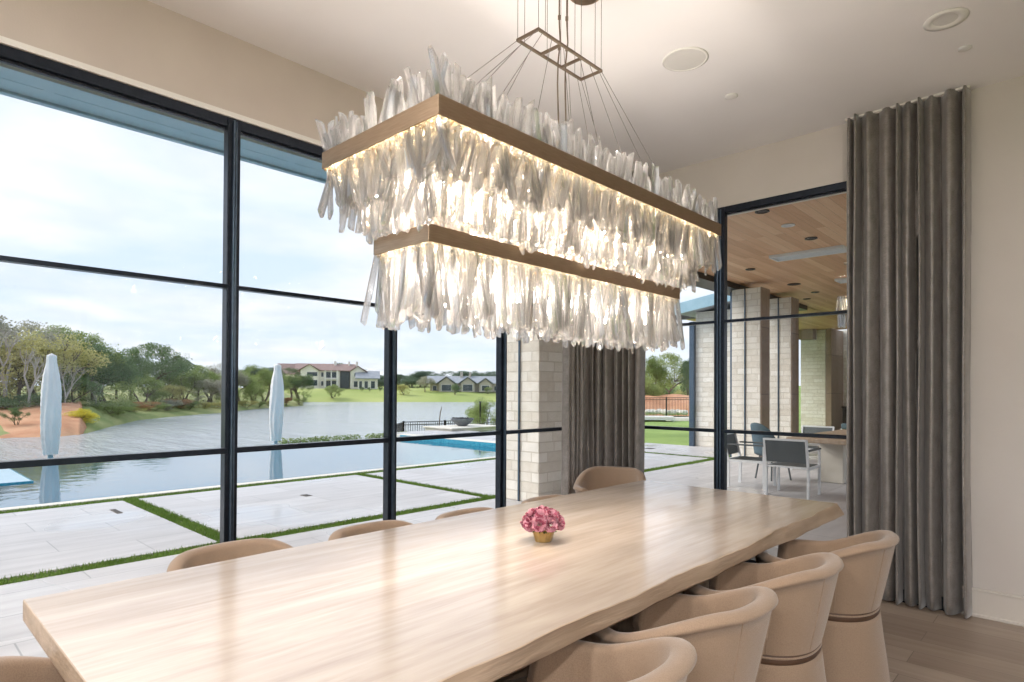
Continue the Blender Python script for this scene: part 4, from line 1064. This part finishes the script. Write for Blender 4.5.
def gwall(q,x0,x1,y0,y1,z0,zr):
    xm=(x0+x1)/2; q.add([(x0,y0,0),(x1,y0,0),(x1,y0,z0),(xm,y0,zr),(x0,y0,z0),(x0,y1,0),(x1,y1,0),(x1,y1,z0),(xm,y1,zr),(x0,y1,z0)],[(0,1,2,3,4),(9,8,7,6,5),(1,0,5,6),(2,1,6,7),(0,4,9,5),(3,2,7,8),(4,3,8,9)])
def win(e,x0,x1,z0,z1,y=0,mat='darkglass',name='window'):
    q=MB(); q.box(x0,x1,y-.08,y+.05,z0,z1); f=q.build(name,M['white'],e); 
    q=MB(); q.box(x0+.12,x1-.12,y-.12,y-.07,z0+.12,z1-.12); q.build('pane',M[mat],f)
# local x runs to the right in the picture, -y is towards the camera
px_m=188/611.0
A=house(325,188,1.9,'large white two storey house with brown tiled roofs across the lake',.82)
def X(px): return (px-325)*px_m*1.12
q=MB(); gwall(q,X(305),X(319.5),0,9,6.6,8.6); q.box(X(319.5),X(337),1.2,9,0,6.6); gwall(q,X(346),X(358.5),.4,9,6.3,8.2); q.box(X(337),X(346),2.0,9,0,6.8); q.box(X(288),X(305),3,10,0,5.2); q.build('wall',M['stucco'],A)
q=MB(); gable(q,X(305),X(319.5),0,9,6.6,8.6,.6,'y'); gable(q,X(302),X(349),1.2,10,6.6,9.0,.6,'x'); gable(q,X(346),X(358.5),.4,9,6.3,8.2,.6,'y'); gable(q,X(287),X(305),3,10,5.2,8.9,.6,'x'); q.build('roof',M['redbrown_roof'],A)
for x0,x1 in ((332.5,334.5),(344.5,346),(351,353)):
    q=MB(); q.box(X(x0),X(x1),4.5,6,7,10.2); q.build('chimney',M['stucco'],A)
for a in ((310,319,4.4,6.0,0),(310,319,1.0,3.2,0),(321.5,324,4.2,6.0,1.2),(321.5,324,1.0,2.8,1.2),(325.5,334.5,3.9,6.2,1.2),(325.5,334.5,.3,3.0,1.2),(348.5,357,.6,2.9,.4),(349,352,4.4,5.8,.4),(354,356.5,4.4,5.8,.4)): win(A,X(a[0]),X(a[1]),a[2],a[3],a[4])
q=MB(); q.box(X(337.5),X(345.5),1.7,2.0,.2,6.4); q.build('stair_window',M['darkglass'],A)
q=MB(); q.box(X(325),X(335.5),-.4,1.3,3.35,3.6)
for p in (325,330,335): q.box(X(p)-.15,X(p)+.15,-.3,.0,0,6.6)
q.build('balcony',M['white'],A)
q=MB(); q.box(X(304),X(337),-2.2,-1.6,-.6,.4); q.build('garden_wall',M['concrete'],A)
B=house(367,186,1.7,'small pale annex with flat grey roof right of the white lake house')
def XB(px): return (px-367)*px_m*1.1
q=MB(); q.box(XB(359),XB(376),0,7,0,3.3); q.build('wall',M['stucco'],B); q=MB(); gable(q,XB(359),XB(376),0,7,3.3,5.4,.7,'x'); q.build('roof',M['grey_roof'],B)
for a,b in ((360,363),(364.5,368),(370,374)): win(B,XB(a),XB(b),.3,2.6)
D=house(470,182,1.2,'wide single storey stone house with grey gabled roofs across the lake',.70)
def XD(px): return (px-470)*px_m*1.1
q=MB(); gwall(q,XD(443),XD(456),-1,8,3.6,6.2); q.box(XD(435),XD(508),1,9,0,3.6); gwall(q,XD(462),XD(474),-1,8,3.7,6.0); gwall(q,XD(478),XD(489),-.5,8,3.4,5.6); q.build('wall',M['stone_far'],D)
q=MB(); gable(q,XD(443),XD(456),-1,8,3.6,6.4,.7,'y'); gable(q,XD(434),XD(509),1,9,3.6,6.6,.8,'x'); gable(q,XD(462),XD(474),-1,8,3.7,6.2,.7,'y'); gable(q,XD(478),XD(489),-.5,8,3.4,5.8,.7,'y'); q.build('roof',M['grey_roof'],D)
for x0,x1 in ((461,463.5),(469,471)):
    q=MB(); q.box(XD(x0),XD(x1),4,5.5,5,8.6); q.build('chimney',M['stone_far'],D)
for a in ((437,441,.4,2.6,1),(445,454,.3,3.0,-1),(458,461,.4,2.7,1),(463.5,472.5,.3,3.2,-1),(480,487,.4,2.8,-.5),(491,497,.4,2.6,1),(500,506,.4,2.6,1)): win(D,XD(a[0]),XD(a[1]),a[2],a[3],a[4])
x,y=far(308,135)
Hh=house(178,165,1.4,'pale house roof peeping over the trees on the peninsula')
q=MB(); gwall(q,-4,4,0,7,5.2,8); q.build('wall',M['stucco'],Hh); q=MB(); gable(q,-4,4,0,7,5.2,8,.6,'y'); q.build('roof',M['grey_roof'],Hh); win(Hh,-1.5,1.5,3.2,5)

# ------------------------------------------------------------------ trees and shrubs
def tree_mesh(kind,seed):
    """unit-height tree: returns (branch MB, leaf MB)"""
    rn=random.Random(seed); br=MB(); lf=MB(); ends=[]
    def grow(p,d,L,r,dep):
        q=p+d*L*.5+Vector((rn.uniform(-1,1),rn.uniform(-1,1),0))*L*.06; e_=p+d*L
        br.tube([p,q,e_],[r,r*.8,r*.6],n=5,caps=False)
        if dep==0: ends.append(e_); return
        n=rn.choice((2,3,3))
        for _ in range(n):
            sp={'oak':.85,'bush':.7,'tall':.5,'bare':.6,'shrub':.8}[kind]
            nd_=(d+Vector((rn.gauss(0,1),rn.gauss(0,1),rn.gauss(0,.5)))*sp*.75).normalized()
            if nd_.z<-.1: nd_.z*=-.5
            nd_=(nd_+Vector((0,0,.18 if kind!='oak' else .05))).normalized()
            grow(e_,nd_,L*rn.uniform(.62,.82),r*.6,dep-1)
        if dep<3: ends.append(e_)
    if kind=='shrub':
        for _ in range(5):
            a=rn.uniform(0,2*pi); grow(Vector((.05*cos(a),.05*sin(a),0)),Vector((.5*cos(a),.5*sin(a),1)).normalized(),.34,.018,2)
    elif kind=='bush':
        for _ in range(3):
            a=rn.uniform(0,2*pi); grow(Vector((.03*cos(a),.03*sin(a),0)),Vector((.4*cos(a),.4*sin(a),1)).normalized(),.26,.022,3)
    else: grow(Vector((0,0,0)),Vector((rn.uniform(-.1,.1),rn.uniform(-.1,.1),1)).normalized(),.30,.030,4)
    if kind!='bare':
        nper={'oak':95,'bush':95,'tall':80,'shrub':230}[kind]
        for e_ in ends: leafblob(lf,e_,rn.uniform(.07,.13),nper,.011,rn,(1.15,1.15,.8))
    else:
        for e_ in ends: leafblob(lf,e_,.05,6,.008,rn)
    if kind in('oak','bush','tall'):
        top=max(v[2] for v in lf.v); wd={'oak':.46,'bush':.50,'tall':.30}[kind]; z0={'oak':.42,'bush':.05,'tall':.30}[kind]
        for _ in range(70):
            a=rn.uniform(0,2*pi); v=rn.random(); rr_=math.sqrt(rn.uniform(.15,1))*wd*top*(1-abs(2*v-.9)**2.4*.65)
            c=(rr_*cos(a),rr_*sin(a),top*(z0+(.96-z0)*v)); leafblob(lf,c,rn.uniform(.06,.10)*top,75,.013*top,rn,(1.1,1.1,.85))
    zm=max(v[2] for v in (lf.v or br.v)); k=1/zm
    br.v=[(a*k,b*k,c*k) for a,b,c in br.v]; lf.v=[(a*k,b*k,c*k) for a,b,c in lf.v]
    return br.mesh('trunk',M['palebark'] if kind=='bare' else M['bark']),lf
protos={}
def tree(kind,leafm,px,dist,top,lab,cat,grp,wscale=1,seed=None,zg=None,name=None):
    rn=random.Random(hash((px,dist))&0xffff if seed is None else seed)
    s_=int(px*7+dist)%3
    key=(kind,s_)
    if key not in protos: protos[key]=tree_mesh(kind,31+s_*7+len(kind))
    bm_,lf=protos[key]; mk=(kind,s_,leafm)
    if mk not in protos: protos[mk]=lf.mesh('foliage',M[leafm])
    x,y=far(px,dist); z0=zg if zg is not None else LZ+.9; h=zat(px,top,dist)-z0
    e=empty(name or ('tree' if cat=='tree' else 'shrub'),(x,y,z0),rz=(px*1.7)%6.28); e.scale=(h*wscale,h*wscale,h); tag(e,lab,cat,grp)
    a=bpy.data.objects.new('trunk',bm_); col.objects.link(a); a.parent=e
    b=bpy.data.objects.new('foliage',protos[mk]); col.objects.link(b); b.parent=e
    return e
GP='trees on the peninsula'
Lb={'leaf_green':'mid green','leaf_dark':'dark green','leaf_yel':'yellow green','leaf_grey':'grey green','leaf_far':'hazy green','leaf_rust':'rusty'}
pen=[('bush','leaf_grey',-40,66,300,1.0),('tall','leaf_grey',-12,66,318,.9),('bush','leaf_yel',14,62,326,1.0),('oak','leaf_grey',30,70,320,.9),('bush','leaf_yel',45,64,327,.95),('tall','leaf_green',58,72,324,.9),('oak','leaf_green',78,72,330,.85),
 ('oak','leaf_dark',92,70,343,1.1),('bush','leaf_dark',74,62,372,1.2),('bush','leaf_green',108,72,362,1.1),('tall','leaf_dark',118,84,352,1.0),('oak','leaf_dark',131,86,346,.9),('oak','leaf_dark',152,88,342,.95),('bush','leaf_green',143,80,372,1.1),('tall','leaf_green',166,92,366,1.0),
 ('bush','leaf_green',183,96,368,1.1),('oak','leaf_green',198,98,364,1.0),('bush','leaf_green',212,100,370,1.1),('oak','leaf_grey',224,104,362,1.0),('bush','leaf_green',240,106,368,1.1),('oak','leaf_green',252,112,364,1.0),('bush','leaf_green',264,116,369,1.1),
 ('oak','leaf_dark',291,124,367,1.15),('bush','leaf_green',300,126,374,1.1),('bush','leaf_grey',206,94,378,1.2),('bush','leaf_yel',172,86,384,1.3),('bush','leaf_green',156,82,388,1.3),('bush','leaf_green',228,98,384,1.3),('bush','leaf_green',254,108,383,1.3)]
place_w={-40:'off the left edge',-12:'at the left edge of the view'}
def where(px):
    if px<40: return 'at the far left of the peninsula'
    if px<70: return 'close behind the left closed parasol'
    if px<110: return 'just right of the left closed parasol'
    if px<170: return 'in the middle of the first big pane'
    if px<225: return 'just left of the first big mullion'
    if px<270: return 'between the first mullion and the second parasol'
    return 'at the peninsula tip right of the second parasol'
used={}
def uniq(lab):
    used[lab]=used.get(lab,0)+1; return lab
kd={'oak':'spreading','bush':'bushy','tall':'upright','bare':'bare branched','shrub':'low'}
ht=lambda top: 'tallest' if top<325 else 'tall' if top<350 else 'medium' if top<372 else 'low'
for k,lm,px,d,top,ws in pen:
    tree(k,lm,px,d,top,'%s %s %s tree %s'%(ht(top),Lb[lm],kd[k],where(px)) if px!=224 else 'medium grey green spreading tree hidden at the first big mullion','tree',GP,ws)
for px,d,top in ((28,58,345),(8,60,322),(97,64,380),(222,92,376),(64,60,362)):
    tree('bare','leaf_grey',px,d,top,'pale leafless tree '+where(px),'tree','bare pale trees on the peninsula',.9)
tree('bush','leaf_gold',79,52.5,408,'yellow flowering shrub on the bank just right of the left parasol','shrub',None,1.6,zg=-1.1)
tree('bush','leaf_gold',88,54,411,'smaller yellow flowering shrub at the end of the red bank','shrub',None,1.6,zg=-1.1)
tree('shrub','leaf_dark',17,51,406,'small dark green shrub growing on the red earth bank','shrub',None,.9,zg=-1.0)
tree('shrub','leaf_dark',3,58,397,'dark shrub at the top left of the red earth bank','shrub',None,1.2,zg=-.7)
shr=[(40,60,392,'leaf_dark'),(100,63,402,'leaf_green'),(112,66,400,'leaf_green'),(128,72,404,'leaf_yel'),(140,76,401,'leaf_rust'),(150,78,402,'leaf_green'),(162,80,399,'leaf_grey'),(175,84,398,'leaf_rust'),(186,85,400,'leaf_green'),(200,88,401,'leaf_yel'),(213,90,402,'leaf_yel'),(246,99,400,'leaf_yel'),(258,104,401,'leaf_green'),(270,110,400,'leaf_yel'),(286,116,397,'leaf_rust'),(299,121,398,'leaf_green')]
for px,d,top,lm in shr:
    tree('shrub',lm,px,d,top,'%s low waterside shrub %s'%(Lb[lm],where(px)),'shrub','waterside shrubs along the peninsula',1.9,zg=-1.35)
def where2(px):
    if px<300: return 'left of the white lake house'
    if px<345: return 'behind the white lake house'
    if px<388: return 'right of the white lake house'
    if px<425: return 'just right of the second mullion'
    if px<460: return 'behind the left end of the grey roofed house'
    return 'behind the right end of the grey roofed house'
fr2=random.Random(77)
for i in range(40):
    px=238+i*7.0; top=369+fr2.uniform(-3,5)
    if 355<px<388: top=379+fr2.uniform(-3,3)
    if px>392: top=373+fr2.uniform(-3,4)
    if 320<px<350: top-=4
    tree(['oak','bush','tall'][i%3],'leaf_far',px,fr2.uniform(208,240),top,'distant hazy green tree '+where2(px),'tree','distant trees across the lake',1.9,zg=1.6)
tree('bush','leaf_green',333,164,384,'round green tree on the far lawn before the white lake house','tree',None,1.15,zg=-.6)
tree('bush','leaf_dark',455,174,383,'small dark green tree in front of the grey roofed house','tree',None,.8,zg=.4)
tree('oak','leaf_grey',425,180,376,'grey green tree left of the grey roofed house','tree',None,1.1,zg=.8)
tree('bush','leaf_yel',404,172,384,'yellow green tree on the far lawn right of the second mullion','tree',None,1.2,zg=.2)
tree('bush','leaf_green',488,176,386,'small green tree before the right end of the grey roofed house','tree',None,.9,zg=.6)
for px in (362,370,380):
    tree('shrub','leaf_dark',px,178,387,'dark clipped shrub beside the pale annex across the lake','shrub','shrubs by the annex',1.0,zg=1.2)
tree('shrub','leaf_green',492,26,396,'young leafy shrub beside the railing at the lake edge','shrub',None,.75,zg=-1.1)
# right hand view beyond the lawn
for px,d,top,k,lm,ws,lab in ((655,56,354,'tall','leaf_green',.75,'tall airy green tree beside the edge of the corner curtain'),(669,60,352,'oak','leaf_green',.75,'tall green tree in the middle of the gap beside the stone wing'),(688,58,358,'tall','leaf_dark',.55,'slim dark tree right against the stone wing'),
   (640,52,372,'bush','leaf_green',.9,'green tree partly behind the right edge of the corner curtain'),(662,74,386,'bush','leaf_dark',1.6,'low dark green tree behind the orange earth mound'),(684,70,388,'bush','leaf_yel',1.5,'low yellow green tree behind the earth mound near the stone wing'),(728,30,330,'tall','leaf_yel',.6,'yellow green tree glimpsed just right of the door mullion'),(700,76,380,'bush','leaf_green',1.6,'broad green tree behind the stone wing')):
    tree(k,lm,px,d,top,lab,'tree','trees beyond the lawn',ws,zg=-.4)

# ------------------------------------------------------------------ sky and light
w=bpy.data.worlds.new('sky'); C.world=w; w.use_nodes=True; nt=w.node_tree; nt.nodes.clear()
out=nt.nodes.new('ShaderNodeOutputWorld'); bg=nd(nt,'Background'); nt.links.new(bg.outputs[0],out.inputs[0])
tc=nd(nt,'TexCoord'); sp=nd(nt,'SeparateXYZ'); nt.links.new(tc.outputs['Generated'],sp.inputs[0])
base=ramp(nt,sp.outputs[2],[(0.0,(.74,.83,.94)),(.12,(.66,.78,.93)),(.5,(.48,.65,.90))])
# clouds: project the direction on a plane so that they flatten near the horizon
ad=nd(nt,'Math',operation='ADD'); ad.inputs[1].default_value=.12; nt.links.new(sp.outputs[2],ad.inputs[0])
mx_=nd(nt,'Math',operation='MAXIMUM'); mx_.inputs[1].default_value=.05; nt.links.new(ad.outputs[0],mx_.inputs[0])
dx=nd(nt,'Math',operation='DIVIDE'); nt.links.new(sp.outputs[0],dx.inputs[0]); nt.links.new(mx_.outputs[0],dx.inputs[1])
dy=nd(nt,'Math',operation='DIVIDE'); nt.links.new(sp.outputs[1],dy.inputs[0]); nt.links.new(mx_.outputs[0],dy.inputs[1])
cb=nd(nt,'CombineXYZ'); nt.links.new(dx.outputs[0],cb.inputs[0]); nt.links.new(dy.outputs[0],cb.inputs[1])
n1=nd(nt,'TexNoise',Scale=.85,Detail=7,Roughness=.55,Distortion=.3); nt.links.new(cb.outputs[0],n1.inputs[0])
cm=ramp(nt,n1.outputs[0],[(.40,(0,0,0)),(.68,(1,1,1))])
n2=nd(nt,'TexNoise',Scale=2.0,Detail=5); nt.links.new(cb.outputs[0],n2.inputs[0])
cc=ramp(nt,n2.outputs[0],[(.3,(.74,.79,.88)),(.62,(.97,.98,1.0))])
mixs=nd(nt,'MixRGB'); nt.links.new(cm,mixs.inputs[0]); nt.links.new(base,mixs.inputs[1]); nt.links.new(cc,mixs.inputs[2])
nt.links.new(mixs.outputs[0],bg.inputs[0]); bg.inputs[1].default_value=.63
sl=bpy.data.lights.new('sun','SUN'); sl.energy=2.1; sl.angle=R(40); sl.color=(1,.95,.88)
so=bpy.data.objects.new('sun',sl); col.objects.link(so); so.rotation_euler=Vector((.62,.42,-.60)).to_track_quat('-Z','Y').to_euler()

C.view_settings.view_transform='Standard'; C.view_settings.look='None'; C.view_settings.gamma=1; C.view_settings.use_curve_mapping=False
C.view_settings.exposure=0.99
cy=C.cycles
cy.use_denoising=True
try: cy.denoiser='OPENIMAGEDENOISE'
except Exception: pass
cy.max_bounces=14; cy.transmission_bounces=14; cy.transparent_max_bounces=24; cy.diffuse_bounces=5; cy.glossy_bounces=4
cy.caustics_reflective=False; cy.caustics_refractive=False; cy.sample_clamp_indirect=6

# a repeated kind gets its place in the row, counted from the left of the view
byl={}
for o in col.objects:
    if o.parent is None and 'label' in o and not o.get('group','').startswith('downlights out'): byl.setdefault(o['label'],[]).append(o)
ORD=['first','second','third','fourth','fifth','sixth','seventh','eighth','ninth','tenth','eleventh','twelfth']
for l_,os_ in byl.items():
    if len(os_)>1:
        os_.sort(key=lambda o: math.atan2(o.location.x,o.location.y))
        for k_,o in enumerate(os_): o['label']='%s of %d from the left, %s'%(ORD[k_],len(os_),l_) if len(l_.split())<=10 else '%s from left, %s'%(ORD[k_],l_)
